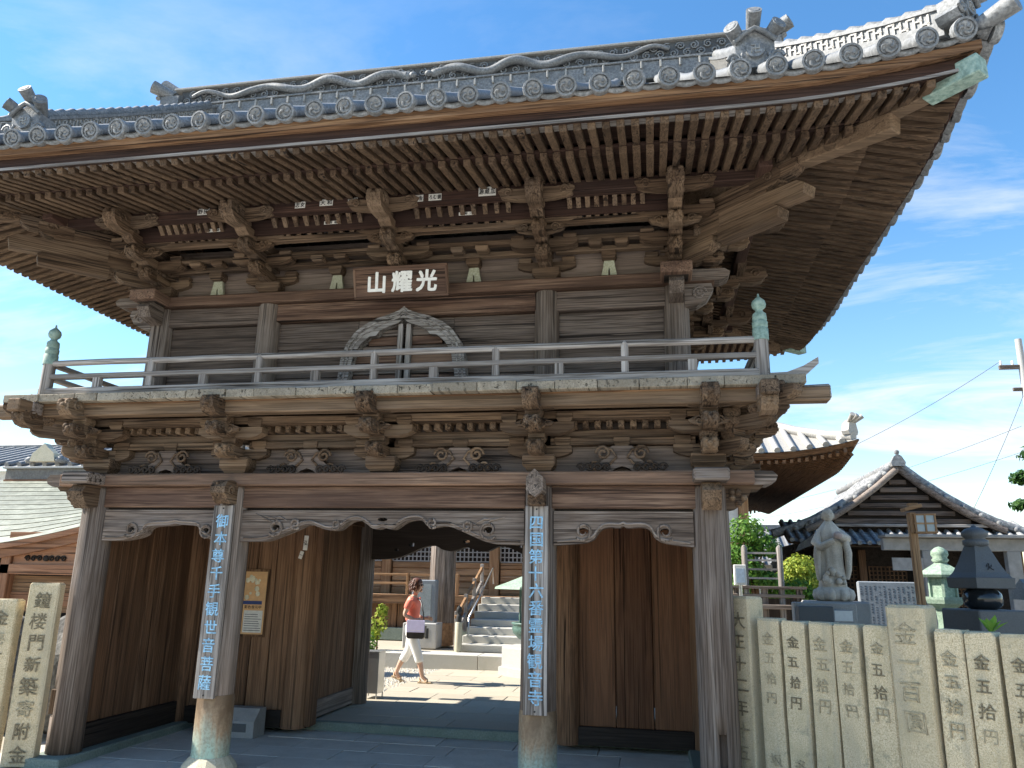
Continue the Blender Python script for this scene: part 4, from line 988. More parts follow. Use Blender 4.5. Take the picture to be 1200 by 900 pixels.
# poster
o = thing('notice_poster', 'orange bordered notice poster pinned on the brown boards behind the lettered column', 'poster', (-2.17, 1.775, 1.03))
MB().box(-.165, .165, -.006, .006, 0, .78, .002).build('backing', 'fascia', o)
MB().box(-.14, .14, -.009, -.0065, .03, .75).build('sheet', 'poster', o)
b = MB().box(-.12, .12, -.0105, -.0095, .05, .3); b.build('text_panel', 'paper', o)
b = MB(); b.box(-.14, .1, -.0115, -.0105, .37, .41); b.build('heading_bar', plain('navy', (.03,.05,.16), .6), o)
b = MB()
for k, ch in enumerate('彩色復元中'): text_on(b, ch, (-.1+k*.045, -.0105, .34), .04, (1,0,0), (0,0,1))
for r in range(8):
    b.box(-.105, random.uniform(.05, .11), -.0114, -.011, .07+r*.026, .076+r*.026)
b.build('lettering', 'ink', o)
b = MB()
for k in range(14): b.ball((random.uniform(-.11, .11), -.0105, random.uniform(.45, .72)), random.uniform(.015, .035), 8, 1, .05, 1)
b.build('picture', plain('poster_pale', (.66,.6,.42), .6, .2), o)
# granite box on the floor behind the left column
o = thing('granite_basin', 'small sloped grey granite box with recessed dark front beside the bay wall', 'stone box', (-2.2, 1.5, 0))
MB().prism([(-.1,0),(.16,0),(.16,.29),(.02,.29),(-.1,.17)], -.36, .36, 'YZ').build('body', 'greystone', o)
MB().prism([(-.105,.06),(-.105,.14),(-.02,.235),(-.0,.235),(-.0,.06)], -.27, .27, 'YZ').build('dark_panel', 'darkstone', o)

# ================================================================== stone fences
def fence_post(parent, s0, s1, h, z0, chars, d, P0, cap=.0, faint=0.0, size=.108, start=.16, step=.155, depth=.15, below=None):
    w = s1-s0; b = MB(); c_ = .014
    n_ = Vector((d.y, -d.x, 0)); mid = P0 + d*((s0+s1)/2)
    ang = math.atan2(d.y, d.x)
    hw = w/2; hd = depth/2; rr = random.Random(int(s0*1000)+5)
    # slightly irregular pillar: rings of 8 points (chamfered square)
    vs = []; zs_ = [0, .25*h, .5*h, .75*h, h-.02, h]
    for i, z in enumerate(zs_):
        k = .9 if i == len(zs_)-1 else 1.0
        for x, y in ((-1,-.86), (-.9,-1), (.9,-1), (1,-.86), (1,.86), (.9,1), (-.9,1), (-1,.86)):
            vs.append((x*hw*k+rr.uniform(-.0045, .0035), y*hd*k+rr.uniform(-.005, .005), z + (rr.uniform(-.004, .004) if i else 0)))
    b.add(vs, [(i*8+k, i*8+(k+1) % 8, (i+1)*8+(k+1) % 8, (i+1)*8+k) for i in range(len(zs_)-1) for k in range(8)] + [tuple(range(40, 48))])
    o = b.build('fence_post', 'granite', parent, (mid.x, mid.y, z0), (rr.uniform(-.006, .006), rr.uniform(-.006, .006), ang))
    z = h-start
    for ch in chars:
        if ch != ' ':
            t = MB(); text_on(t, ch, (rr.uniform(-.008, .008), -hd-.0055, z), size*rr.uniform(.92, 1.08), (1,0,0), (0,0,1), rr.uniform(-.14, .08), rr.uniform(.9, 1.05), .02); t.build('carved_character', 'engraved_faint' if faint or rr.random() < .25 else 'engraved', o)
        z -= step
    return o
rf = thing('stone_fence', 'right row of inscribed beige granite fence posts beside the gate corner column', 'fence', (3.44, .05, 0), 0, 'stone fences flanking the gate')
dR = Vector((.742, -.670, 0)).normalized()
dR = Vector((math.cos(math.radians(-42)), math.sin(math.radians(-42)), 0))
Z0 = Vector((0,0,0))
fence_post(rf, -.282, -.065, 1.64, 0, '大正十二年十五月', dR, Z0, start=.2, step=.175, size=.135, depth=.22)['label'] = 'tall end post inscribed with a date'
rows = ['金五拾円  坂東', '金五拾円  多田', '金五拾円  小川', '金五拾円  久米', '金五拾円  大久']
for k, tx in enumerate(rows): fence_post(rf, .004+k*.2275, .004+k*.2275+.203, 1.465+random.uniform(-.008, .006), 0, tx, dR, Z0, faint=(k in (0, 2, 3)))
fence_post(rf, 1.145, 1.415, 1.62, 0, '金一百圓 阿部', dR, Z0, size=.16, start=.19, step=.2, depth=.22, faint=1)['label'] = 'tall thick post inscribed with one hundred yen'
for k, tx in enumerate(['金五拾円  大西', '金五拾円', '金五拾円', '金五拾円']): fence_post(rf, 1.43+k*.2175, 1.43+k*.2175+.195, 1.462+random.uniform(-.008, .006), 0, tx, dR, Z0, faint=(k == 0), start=.19)
b = MB().beam((0,0,0), dR*2.9, .3, .12, .01); b.build('fence_kerb', 'granite', rf, (-dR.x*.35, -dR.y*.35, -.05))
lf = thing('stone_fence', 'left pair of leaning inscribed stone posts beside the corner column', 'fence', (-3.27, -.26, 0), 0, 'stone fences flanking the gate')
dL = Vector((math.cos(.3), math.sin(.3), 0))
fence_post(lf, -.145, .135, 1.63, 0, '鐘楼門新築寄附金', dL, Z0, size=.16, start=.16, step=.195, depth=.13)['label'] = 'tall post inscribed with eight characters'
for k in range(3): fence_post(lf, -.475-k*.27, -.215-k*.27, 1.475, 0, ('金壱百円 大阪', '金五拾円', '金五拾円')[k], dL, Z0, size=.14, start=.17, step=.19, depth=.15, faint=k)
# rough boulders behind the left fence
def boulder(loc, r, seed, sx=1, sy=1, sz=.8, name='boulder', label='dark rough boulder', cat='boulder', mat='boulder', group=None):
    rr = random.Random(seed); b = MB(); n, m = 12, 8; vs = []
    ph = [rr.uniform(0, 6) for _ in range(6)]
    for j in range(m+1):
        t = PI*j/m
        for i in range(n):
            q = 2*PI*i/n; k = 1+.16*math.sin(3*q+ph[0])*math.sin(t)+.14*math.sin(2*q+ph[1]+t*2)*math.sin(t)+.1*math.sin(5*t+ph[2])+rr.uniform(-.05, .05)*(0 < j < m)
            vs.append((r*sx*k*math.sin(t)*math.cos(q), r*sy*k*math.sin(t)*math.sin(q), r*sz*(1-k*math.cos(t))))
    b.add(vs, [(j*n+i, j*n+(i+1) % n, (j+1)*n+(i+1) % n, (j+1)*n+i) for j in range(m) for i in range(n)])
    return tag(b.build(name, mat, None, loc, (0, 0, rr.uniform(0, 6))), label, cat, group)
boulder((-4.0, 1.1, -.02), .42, 1, 1, 1, 1.5, label='tall dark boulder behind the left stone post, nearest the gate', group='boulders behind the left fence')
boulder((-4.75, 1.2, -.02), .5, 2, 1, 1, 1.25, label='wide dark boulder behind the left stone post, furthest from the gate', group='boulders behind the left fence')
# weed on top of the fence
w = thing('weed', 'small bright green weed growing behind the right stone fence', 'weed', (4.83, -.98, 1.36)); w.scale = (1.05, 1.05, 1.05)
lm = leafmat('leaf_bright', (.10,.22,.03), (.17,.34,.05), (.26,.45,.08))
for k in range(9):
    a = k*2.4; r = .07; d = Vector((math.cos(a), math.sin(a), random.uniform(.6, 1.6))).normalized()*random.uniform(.09, .15)
    s_ = Vector((-d.y, d.x, 0)).normalized()*.026
    MB().add([(0,0,.08), tuple(d*.5+s_+Vector((0,0,.1))), tuple(d+Vector((0,0,.09))), tuple(d*.5-s_+Vector((0,0,.1)))], [(0,1,2,3)]).build('leaf', lm, w)
MB().cyl((0,0,-.25), (0,0,.1), .007, .005, 6).build('stem', lm, w)

# ================================================================== courtyard things seen through the gate
o = thing('steel_sign_stand', 'brushed steel box stand on thin legs by the rear gate column', 'stand', (-1.46, 3.98, GZ))
MB().box(-.12, .12, -.03, .25, .07, .62, .006).build('panel', 'steel', o)
for x in (-.105, .105):
    for y in (-.02, .24): MB().cyl((x, y, 0), (x, y, .09), .011, .011, 8).build('leg', 'steel', o)
MB().box(-.125, .125, -.036, .255, .62, .632).build('top_lip', 'steel', o)
# main hall -----------------------------------------------------------------
H = thing('main_hall', 'timber main hall with stone steps and tiled roof behind the gate', 'temple hall', (-1.05, 12.6, .33))
def HB_(x0, x1, y0, y1, z0, z1, name, mat, c=.006, parent=None):       # world coordinates to hall coordinates
    cx, cy, cz = (x0+x1)/2, (y0+y1)/2, (z0+z1)/2
    return MB().box(x0-cx, x1-cx, y0-cy, y1-cy, z0-cz, z1-cz, c).build(name, mat, parent or H, (cx+1.05, cy-12.6, cz-.33))
FZ = 1.34
for k in range(9): HB_(-8.3+k*1.5, -8.3+(k+1)*1.5-.01, 10.9, 13.0, FZ-.09, FZ, 'veranda_floor', 'hall')
HB_(-8.3, 5.2, 10.86, 10.96, FZ-.2, FZ+.012, 'floor_edge', 'fascia')
x = -6.2
while x < -1.6:       # plank skirting under the veranda
    w = random.uniform(.1, .2); HB_(x, x+w-.015, 11.05+random.uniform(-.02, .02), 11.08, .33, FZ-.2, 'skirting_board', 'board', .003); x += w
HB_(-6.3, -1.6, 11.12, 11.14, .33, FZ-.2, 'skirting_back', 'dark', 0)
HB_(-6.3, -1.5, 10.9, 11.06, .33, .6, 'foundation_stone', 'mossstone')
for z, h in ((1.78, .05), (1.58, .05)): HB_(-6.2, -1.95, 10.93, 10.99, z, z+h, 'veranda_rail', 'hall')
for x in (-5.6, -4.4, -3.2, -2.0): HB_(x-.035, x+.035, 10.92, 10.99, FZ, 1.84, 'rail_post', 'hall')
for x in (-5.75, -4.3, -2.95, -1.45, .55, 2.0, 3.6, 4.7): HB_(x-.12, x+.12, 12.48, 12.72, FZ, 4.3, 'hall_post', 'hall')
def lattice(xa, xb, za, zb):
    b = MB(); nx = int((xb-xa)/.105); nz = max(2, int((zb-za)/.105))
    for i in range(nx+1): xx = xa+(xb-xa)*i/nx; b.box(xx-.014, xx+.014, -.02, .02, za, zb)
    for i in range(nz+1): zz = za+(zb-za)*i/nz; b.box(xa, xb, -.017, .017, zz-.014, zz+.014)
    return b
for xa, xb in ((-5.6, -4.45), (-4.15, -3.08), (-2.8, -1.58), (-1.3, .4), (.7, 1.85), (2.1, 3.4)):
    n = 5
    for k in range(n): HB_(xa, xb, 12.56+.01*(k % 2), 12.62, FZ+k*(2.14-FZ)/n+.004, FZ+(k+1)*(2.14-FZ)/n-.004, 'wall_plank', 'hall', .02)
    lt = lattice(xa+1.05, xb+1.05, 2.16-.33, 2.62-.33).build('lattice_window', 'greystone', H, (0, -.02, 0)); lt['kind'] = 'stuff'
    HB_(xa, xb, 12.62, 12.64, 2.14, 2.65, 'window_pane', 'dark', 0)
HB_(-6.3, 4.75, 12.52, 12.68, 2.64, 2.72, 'lintel', 'hall'); HB_(-6.3, 4.75, 12.54, 12.66, 2.72, 4.3, 'plaster_band', 'plaster', 0)
HB_(-8.2, 4.7, 12.7, 24.5, .4, 4.6, 'hall_body', 'board', 0)
# porch pillar with a copper-shod foot
p = MB().lathe([(.29, 0), (.28, 2.0), (.27, 4.2)], 8, smooth=False, rot=PI/8).build('porch_pillar', 'grey', H, (-2.03+1.05, 9.75-12.6, 0.02))
MB().lathe([(.31, 0), (.31, .42), (.305, .44), (.31, .46)], 8, smooth=False, rot=PI/8).build('pillar_shoe', 'brass', p)
p = MB().lathe([(.29, 0), (.28, 2.0), (.27, 4.2)], 8, smooth=False, rot=PI/8).build('porch_pillar', 'grey', H, (1.0+1.05, 9.75-12.6, 0.02))
HB_(-2.4, 1.4, 9.6, 9.9, 4.5, 4.85, 'porch_beam', 'grey')
# steps
ns = 7; y0, y1 = 8.62, 11.0; rise = (FZ-.33)/ns
for k in range(ns):
    yy = y0+(y1-y0)*k/ns; HB_(-1.35, 1.6, yy, yy+(y1-y0)/ns+.03, .33+rise*k-.0, .33+rise*(k+1), 'step', 'kerb', .012)
HB_(-1.34, 1.59, 9.0, 11.0, .3, .5, 'step_base', 'greystone', 0)
for x in (-1.42, 1.68):
    for z, w in ((.62, .06), (.3, .05)):
        MB().beam((0,0,0), (0, 2.45, 1.05), .06, .07, .01).build('stair_rail', 'hall' if z > .5 else 'pale', H, (x+1.05, 8.65-12.6, z))
    for k in range(4):
        t = k/3; HB_(x-.035, x+.035, 8.68+t*2.3-.03, 8.68+t*2.3+.03, .33+t*1.0, 1.1+t*.98, 'rail_post', 'pale')
    n_ = MB().lathe([(.075, 0), (.075, .55), (.06, .57)], 12).build('newel_stone', 'cream_pad', H, (x+1.05+.1, 8.5-12.6, 0))
    MB().lathe([(.055, 0), (.06, .1), (.05, .13), (.03, .15), (.045, .18), (.06, .22), (.05, .27), (.015, .31), (0, .34)], 12).build('newel_finial', 'ink', n_, (0, 0, .57))
    MB().tube([(0,0,0), (0, .02, .35), (0, 1.1, .8), (0, 2.3, 1.35), (0, 2.4, 1.0)], .018, 8).build('steel_handrail', 'steel', H, (x+1.05+.25, 8.7-12.6, .3))
# hall roof: hipped, with round-tile rows, rafters, hip ridges
def hip_roof(parent, cx, cy, hx, hy, zl, rise, spacing, tilem, woodm, ox, oy, oz, ridge_half, k2=.03, rows='fr', lift_=.25, soffit=1.9, ends=True, slope=.5, r=.07):
    def zr_(d): return zl+slope*d+k2*d*d
    dm = min(hx-ridge_half, hy) if ridge_half < hx else hy
    def P(s, w, d, dz=0.0):
        cor = hx if s in 'fb' else hy; t = max(0.0, (abs(w)-(cor-2.2))/2.2); L = lift_*t*t*max(0, 1-d/2.5)
        z = zr_(d)+L+dz
        v = {'f': (w, -hy+d), 'b': (w, hy-d), 'r': (hx-d, w), 'l': (-hx+d, w)}[s]
        return Vector((cx+v[0]-ox, cy+v[1]-oy, z-oz))
    for s in 'frlb':
        cor = hx if s in 'fb' else hy
        MB().grid(lambda w, t: P(s, w, t*min(hy, cor-abs(w)), 0), [-cor+2*cor*i/36 for i in range(37)], [i/8 for i in range(9)]).build('roof_slope', tilem, parent)
        if s in rows:
            n = int(cor/spacing)
            for k in range(-n, n+1):
                w = k*spacing; d_ = min(hy, cor-abs(w))
                if d_ < .2: continue
                m = max(2, int(d_/.5)); pts = [P(s, w, d_*i/m, .04) for i in range(m+1)]
                MB().tube([q-pts[0] for q in pts], r, 8).build('round_tile_row', tilem, parent, pts[0])
        # fascia and soffit
        b = MB(); e = cor; uu = [-e+2*e*i/24 for i in range(25)]; Q = []
        for u in uu:
            a = P(s, u, 0.0, -.02); c_ = P(s, u*(cor-.12)/cor, .12, -.16-.0); t_ = P(s, u, 0, -.02); c2 = c_.copy(); c2.z = t_.z-.14
            Q += [a, c2]
        b.add(Q, [(i*2, i*2+1, i*2+3, i*2+2) for i in range(24)]); b.build('fascia', woodm, parent)
        b = MB(); rf_ = MB(); Q = []
        for u in uu:
            a = P(s, u*(cor-.1)/cor, .1, 0); a.z = P(s, u, 0).z-.17; c_ = P(s, u*(cor-soffit)/cor, soffit, 0); c_.z = zl+.25-oz; Q += [a, c_]
        b.add(Q, [(i*2, i*2+1, i*2+3, i*2+2) for i in range(24)]); b.build('soffit_board', woodm, parent)
        n = int(cor/.17)
        for k in range(-n, n+1):
            u = k*.17; v1 = min(soffit, cor-abs(u))
            if v1 < .3: continue
            a = P(s, u, .12, 0); a.z = P(s, u, 0).z-.26; c_ = P(s, u, v1, 0); c_.z = zl+.16-oz+(P(s, u, 0).z+oz-zl)*(1-v1/soffit); rf_.beam(a, c_, .07, .085)
        tag(rf_.build('rafter', woodm, parent), kind='stuff')
    if ends:
        for sx in (-1, 1):
            for s in 'fb':
                pts = [P(s, sx*(hx-t), t, .06) for t in (0.1, .6, 1.2, 1.9, 2.6, 3.4, min(hy, hx)*.9)]
                MB().tube([q-pts[0] for q in pts], .13, 8).build('hip_ridge', tilem, parent, pts[0])
                q = P(s, sx*(hx-.15), .15, .1)
                e_ = MB().prism([(-.16,0),(.16,0),(.2,.08),(.14,.26),(0,.36),(-.14,.26),(-.2,.08)], -.08, .1, 'XZ').build('ridge_end_tile', tilem, parent, q, (0, 0, sx*PI/4 if s == 'f' else sx*3*PI/4))
                for ax in (-.7, 0, .7): MB().cyl((math.sin(ax)*.12, -.02, .28), (math.sin(ax)*.3, -.22, .44), .045, .06, 10).build('horn_tile', tilem, e_)
    return P
hip_roof(H, -1.05, 19.4, 8.3, 7.9, 4.72, 4, .36, 'tile_pale', 'board', -1.05, 12.6, .33, 3, .02, 'fr', .3, 2.4, True, .5, .075)
# stele beside the hall steps
o = thing('memorial_stele', 'blue-grey framed stone stele on a pale pedestal behind the walking woman', 'stele', (-2.28, 9.3, .33))
MB().box(-.36, .36, -.3, .3, 0, .5, .015).build('pedestal', 'concrete', o); MB().box(.13, .2, -.305, -.29, .2, .4).build('niche', 'ink', o)
MB().box(-.26, .26, -.12, .12, .5, 1.37, .02).build('slab', 'bluestone', o); MB().box(-.17, .17, -.126, -.118, .6, 1.28, .003).build('face_panel', stone('steleface', (.22,.25,.26), (.3,.33,.34), (.36,.39,.4), 60, .7), o)
# incense burner under a bronze canopy
o = thing('incense_burner', 'green bronze incense burner with umbrella canopy on a hexagonal stone pedestal', 'incense burner', (.36, 7.5, GZ))
MB().lathe([(.66, 0), (.66, .14), (.6, .15), (.6, .47), (.58, .49)], 6, smooth=False, rot=.3).build('pedestal', 'concrete', o)
MB().lathe([(.16, .49), (.2, .52), (.16, .56), (.3, .62), (.4, .72), (.42, .8), (.4, .86), (.43, .88), (.43, .9), (.36, .9), (.3, .84)], 24).build('bowl', 'burner_bronze', o)
for a in range(4): MB().cyl((.3*math.cos(a*PI/2+.6), .3*math.sin(a*PI/2+.6), .86), (.3*math.cos(a*PI/2+.6), .3*math.sin(a*PI/2+.6), 1.52), .022, .022, 8).build('canopy_post', 'burner_bronze', o)
MB().lathe([(.76, 1.49), (.74, 1.53), (.5, 1.62), (.25, 1.72), (.08, 1.79), (.05, 1.86), (.1, 1.9), (.08, 1.97), (0, 2.02)], 6, smooth=False, rot=.3).build('canopy', 'bronze_green', o)
# shrub by the veranda
def leafcloud(parent, name, mat, lobes, n, size, seed):
    rr = random.Random(seed); b = MB()
    for i in range(n):
        (cx, cy, cz, rx, ry, rz_) = lobes[i % len(lobes)]
        v = Vector((rr.gauss(0,1), rr.gauss(0,1), rr.gauss(0,1))).normalized()*(rr.random()**.28)
        if v.z < -.55: v.z *= .5
        k = 1+.13*math.sin(7*v.x+seed)*math.cos(6*v.y)
        p = Vector((cx+v.x*rx*k, cy+v.y*ry*k, cz+v.z*rz_*k)); nrm = (v+Vector((rr.uniform(-.7, .7), rr.uniform(-.7, .7), rr.uniform(-.3, .9)))).normalized()
        a = nrm.orthogonal().normalized(); a = (Matrix.Rotation(rr.uniform(0, 6), 3, nrm) @ a); c_ = nrm.cross(a); s_ = size*rr.uniform(.6, 1.3)
        b.add([p-a*s_, p+c_*s_*.42, p+a*s_, p-c_*s_*.42], [(0,1,2,3)])
    return b.build(name, mat, parent)
lm_y = leafmat('leaf_yellow', (.16,.24,.03), (.30,.38,.05), (.5,.5,.08)); lm_g = leafmat('leaf_green', (.05,.12,.016), (.10,.22,.03), (.2,.36,.05)); lm_d = leafmat('leaf_pine', (.015,.05,.012), (.035,.095,.02), (.08,.17,.03))
o = thing('shrub', 'small yellow-green shrub against the hall veranda beside the passage', 'shrub', (-2.95, 8.35, .33))
MB().cyl((0,0,0), (0,0,.5), .02, .012, 6).build('stem', 'board', o); leafcloud(o, 'foliage', lm_y, [(0,0,.5,.2,.2,.3), (.1,-.05,.75,.12,.12,.15), (-.1,0,.3,.18,.18,.2)], 420, .05, 4)
o = thing('shrub', 'low dark green shrub under the yellow one by the veranda', 'shrub', (-3.05, 8.1, GZ))
MB().cyl((0,0,0), (0,0,.3), .02, .012, 6).build('stem', 'board', o); leafcloud(o, 'foliage', lm_g, [(0,0,.3,.2,.2,.3)], 350, .045, 5)

# ================================================================== the walking woman
def skinmesh(pts, edges, rad, root=0, sub=2):
    me = bpy.data.meshes.new('sk'); me.from_pydata(pts, edges, []); o = bpy.data.objects.new('sk', me); COL.objects.link(o)
    sk = o.modifiers.new('s', 'SKIN'); sk.use_smooth_shade = True
    lay = me.skin_vertices[0].data
    for i, r in enumerate(rad): lay[i].radius = (r, r) if not isinstance(r, tuple) else r; lay[i].use_root = (i == root)
    ss = o.modifiers.new('u', 'SUBSURF'); ss.levels = sub; ss.render_levels = sub
    bpy.context.view_layer.update(); m2 = bpy.data.meshes.new_from_object(o.evaluated_get(bpy.context.evaluated_depsgraph_get()))
    bpy.data.objects.remove(o); v = [tuple(x.co) for x in m2.vertices]; f = [tuple(p.vertices) for p in m2.polygons]; bpy.data.meshes.remove(m2)
    return v, f
class SK:
    def __init__(s): s.p = []; s.e = []; s.r = []
    def add(s, p, r, parent=None):
        s.p.append(p); s.r.append(r)
        if parent is not None: s.e.append((parent, len(s.p)-1))
        return len(s.p)-1
    def chain(s, parent, L):
        for p, r in L: parent = s.add(p, r, parent)
        return parent
    def mesh(s, sub=2): return skinmesh(s.p, s.e, s.r, 0, sub)
wo_ = thing('person', 'woman in coral shirt and white cropped trousers walking right across the courtyard', 'person', (-1.47, 5.87, GZ)); wo_.rotation_euler = (0, 0, .0)
k = SK(); pel = k.add((0, 0, .87), (.12, .10))
ch = k.chain(pel, [((.0, 0, 1.0), (.095, .11)), ((.0, 0, 1.16), (.1, .13)), ((.01, 0, 1.30), (.085, .13))])
nk = k.chain(ch, [((.025, 0, 1.37), .05), ((.045, 0, 1.43), .047)]); hd = k.chain(nk, [((.055, 0, 1.50), .075), ((.06, 0, 1.555), .07)])
for sy, kn, an, toe in ((-1, (.13, -.085, .48), (.235, -.08, .10), (.33, -.085, .035)), (1, (-.05, .085, .49), (-.265, .08, .13), (-.19, .085, .035))):
    hp = k.add((.0, sy*.075, .82), .095, pel); kk = k.chain(hp, [((kn[0]*.5, sy*.085, .66), .082), (kn, .06), ((kn[0]*.4+an[0]*.6, sy*.085, .30 if sy < 0 else .32), .052), (an, .035)]); k.chain(kk, [(toe, .03)])
for sy, sh, el, wr in ((-1, (.0, -.165, 1.30), (-.075, -.215, 1.06), (.11, -.20, .985)), (1, (.0, .165, 1.30), (.0, .21, 1.05), (.16, .14, 1.0))):
    a = k.add(sh, .055, ch); a = k.chain(a, [((sh[0]*.5+el[0]*.5, sh[1]*.5+el[1]*.5, 1.18), .046), (el, .038), ((el[0]*.5+wr[0]*.5, el[1]*.5+wr[1]*.5, el[2]*.5+wr[2]*.5), .034), (wr, .025), ((wr[0]+.05, wr[1]+.01, wr[2]-.003), .03)])
    for q, (L, dz) in enumerate(((.07, .022), (.08, .008), (.078, -.008), (.062, -.022))):
        k.chain(a, [((wr[0]+.09, wr[1]+.012, wr[2]+dz), .009), ((wr[0]+.09+L*.5, wr[1]+.02, wr[2]+dz*1.1-.008), .0085), ((wr[0]+.085+L*.8, wr[1]+.03, wr[2]+dz*1.1-.022), .007)])
    k.chain(a, [((wr[0]+.055, wr[1]+.03, wr[2]+.03), .01), ((wr[0]+.085, wr[1]+.045, wr[2]+.035), .008)])
v, f = k.mesh(2); b = MB(); b.add(v, f, True)
hc = Vector((.06, 0, 1.53))
b.ball(hc, .1, 16, .92, .76, 1.12); b.ball(hc+Vector((.0, -.077, -.01)), .022, 8, .7, .4, 1.2); b.ball(hc+Vector((.0, .077, -.01)), .022, 8, .7, .4, 1.2)
b.add([tuple(hc+Vector(q)) for q in ((.085, -.012, .015), (.085, .012, .015), (.088, .016, -.03), (.088, -.016, -.03), (.112, 0, -.028))], [(0,1,4), (1,2,4), (2,3,4), (3,0,4)])
b.ball(hc+Vector((.072, 0, -.085)), .03, 8, .8, .9, .7)
body = b.build('body', 'skin', wo_); body['label'] = 'bare face, arms and calves'
MB().ball(hc+Vector((.088, 0, -.062)), .02, 8, .4, 1.1, .35).build('mouth', plain('lips', (.45,.14,.11), .5), wo_)
b = MB()
for sy in (-1, 1): b.ball(hc+Vector((.086, sy*.034, .012)), .026, 8, .35, 1, .75); b.tube([hc+Vector((.08, sy*.055, .015)), hc+Vector((.0, sy*.082, .018))], .005, 5)
b.build('sunglasses', 'ink', wo_)
b = MB(); rr = random.Random(8)
n, m = 18, 10; vs = []
for j in range(m+1):
    t = PI*j/m
    for i in range(n):
        q = 2*PI*i/n; face = max(0, math.cos(q)) * (1 if j < 7 else 0)       # j counts from below
        r = .113*(1+.06*math.sin(9*q+j)*math.sin(t)) * (1-.35*face*(1 if j < 6 else .2))
        vs.append((hc.x-.012+r*.98*math.sin(t)*math.cos(q), r*.86*math.sin(t)*math.sin(q), hc.z+.012-r*1.08*math.cos(t)*(1 if j > 4 else .8)))
b.add(vs, [(j*n+i, j*n+(i+1) % n, (j+1)*n+(i+1) % n, (j+1)*n+i) for j in range(m) for i in range(n)], True)
for i in range(150):
    t = rr.uniform(0, PI*.72); q = rr.uniform(.75, 2*PI-.75) if t > .8 else rr.uniform(0, 2*PI)
    nrm = Vector((math.sin(t)*math.cos(q), math.sin(t)*math.sin(q)*.86, math.cos(t)*1.05)); p = hc+Vector((-.012, 0, .012))+nrm*.104
    d = (Vector((-.5, 0, -.9))+nrm*.35+Vector((rr.uniform(-.5, .5), rr.uniform(-.5, .5), rr.uniform(-.3, .3)))).normalized()
    b.tube([p, p+d*.03+nrm*.006, p+d*.06+nrm*.002], [.008, .007, .001], 4)
b.build('hair', 'hair', wo_)
k = SK(); c0 = k.add((0, 0, .93), (.135, .125)); ch = k.chain(c0, [((-.005, 0, 1.03), (.118, .128)), ((-.005, 0, 1.17), (.122, .145)), ((.005, 0, 1.295), (.1, .135)), ((.022, 0, 1.36), .062)])
for sh, el in (((.0, -.165, 1.30), (-.075, -.215, 1.06)), ((.0, .165, 1.30), (.0, .21, 1.05))):
    a = k.add(sh, .068, len(k.p)-1 if False else 3); k.chain(a, [((sh[0]*.5+el[0]*.5, sh[1]*.5+el[1]*.5, 1.19), .062), ((sh[0]*.35+el[0]*.65, sh[1]*.35+el[1]*.65, 1.145), .06)])
v, f = k.mesh(2); MB().add(v, f, True).build('shirt', 'coral', wo_)
k = SK(); c0 = k.add((0, 0, .95), (.128, .12)); c1 = k.chain(c0, [((-.015, 0, .87), (.15, .125))])
for sy, kn, an in ((-1, (.13, -.085, .48), (.235, -.08, .10)), (1, (-.05, .085, .49), (-.265, .08, .13))):
    k.chain(c1, [((.0, sy*.08, .79), .112), ((kn[0]*.5, sy*.085, .66), .1), (kn, .083), ((kn[0]*.55+an[0]*.45, sy*.085, .345), .076), ((kn[0]*.45+an[0]*.55, sy*.085, .305), .072)])
v, f = k.mesh(2); MB().add(v, f, True).build('trousers', 'whitecloth', wo_)
for x, y, z, rx in ((.28, -.085, .0, 0.0), (-.235, .085, .02, -.35)):
    s_ = MB(); s_.box(-.11, .12, -.04, .04, 0, .025, .01); s_.tube([(.04, -.045, .02), (.045, 0, .065), (.04, .045, .02)], .013, 6); s_.tube([(-.07, -.04, .03), (-.10, 0, .08), (-.07, .04, .03)], .01, 6)
    s_.build('sandal', 'tan', wo_, (x, y, z), (0, -rx, 0))
bag = thing('shoulder_bag', 'black shoulder bag hanging at the walking woman\'s hip', 'bag', (.15-1.47, 5.87-.24, GZ+.70))
MB().prism([(-.15,.03),(-.13,0),(.12,0),(.15,.03),(.16,.2),(-.15,.2)], -.05, .05, 'XZ').build('bag_body', 'blackleather', bag)
MB().tube([(.13, .0, .18), (.10, .02, .4), (.03, .1, .58), (-.06, .22, .62)], .013, 6).build('strap', 'blackleather', bag)
fo = thing('folder', 'pale lilac folder held against the walking woman\'s black bag', 'folder', (.165-1.47, 5.87-.305, GZ+.80))
MB().box(-.16, .14, -.008, .008, 0, .19, .002).build('cover', 'lilac', fo); MB().box(-.155, .135, -.0095, -.0085, .03, .034).build('fold_line', 'whitecloth', fo)

# ================================================================== right side, behind the fence
# standing statue on a lotus base
o = thing('buddhist_statue', 'pale stone standing statue in long robe on a lotus pedestal behind the fence', 'statue', (5.17, 5.5, 1.42))
MB().box(-.42, .42, -.35, .35, -1.35, .1, .02).build('plinth', 'greystone', o)
b = MB()
b.lathe([(.2, .1), (.27, .14), (.29, .2), (.26, .26), (.22, .3)], 10, smooth=True); 
for k in range(10): a = 2*PI*k/10; b.ball((.24*math.cos(a), .24*math.sin(a), .19), .085, 8, .8, .8, 1.1)
b.build('lotus_pedestal', 'statue', o)
def lerp_(T, t):
    for (a, u), (c, v) in zip(T, T[1:]):
        if t <= c: return u+(v-u)*(t-a)/(c-a)
    return T[-1][1]
rr = random.Random(12); n, m = 36, 26; vs = []
for j in range(m+1):
    t = j/m; z = .28+t*1.0
    w = lerp_([(0,.2),(.12,.185),(.4,.165),(.62,.165),(.76,.185),(.86,.165),(.93,.11),(1,.055)], t)
    for i in range(n):
        q = 2*PI*i/n; fold = 1+.06*math.sin(9*q+3*t)+.03*math.sin(17*q-5*t)
        vs.append((w*fold*math.cos(q), w*.72*fold*math.sin(q), z))
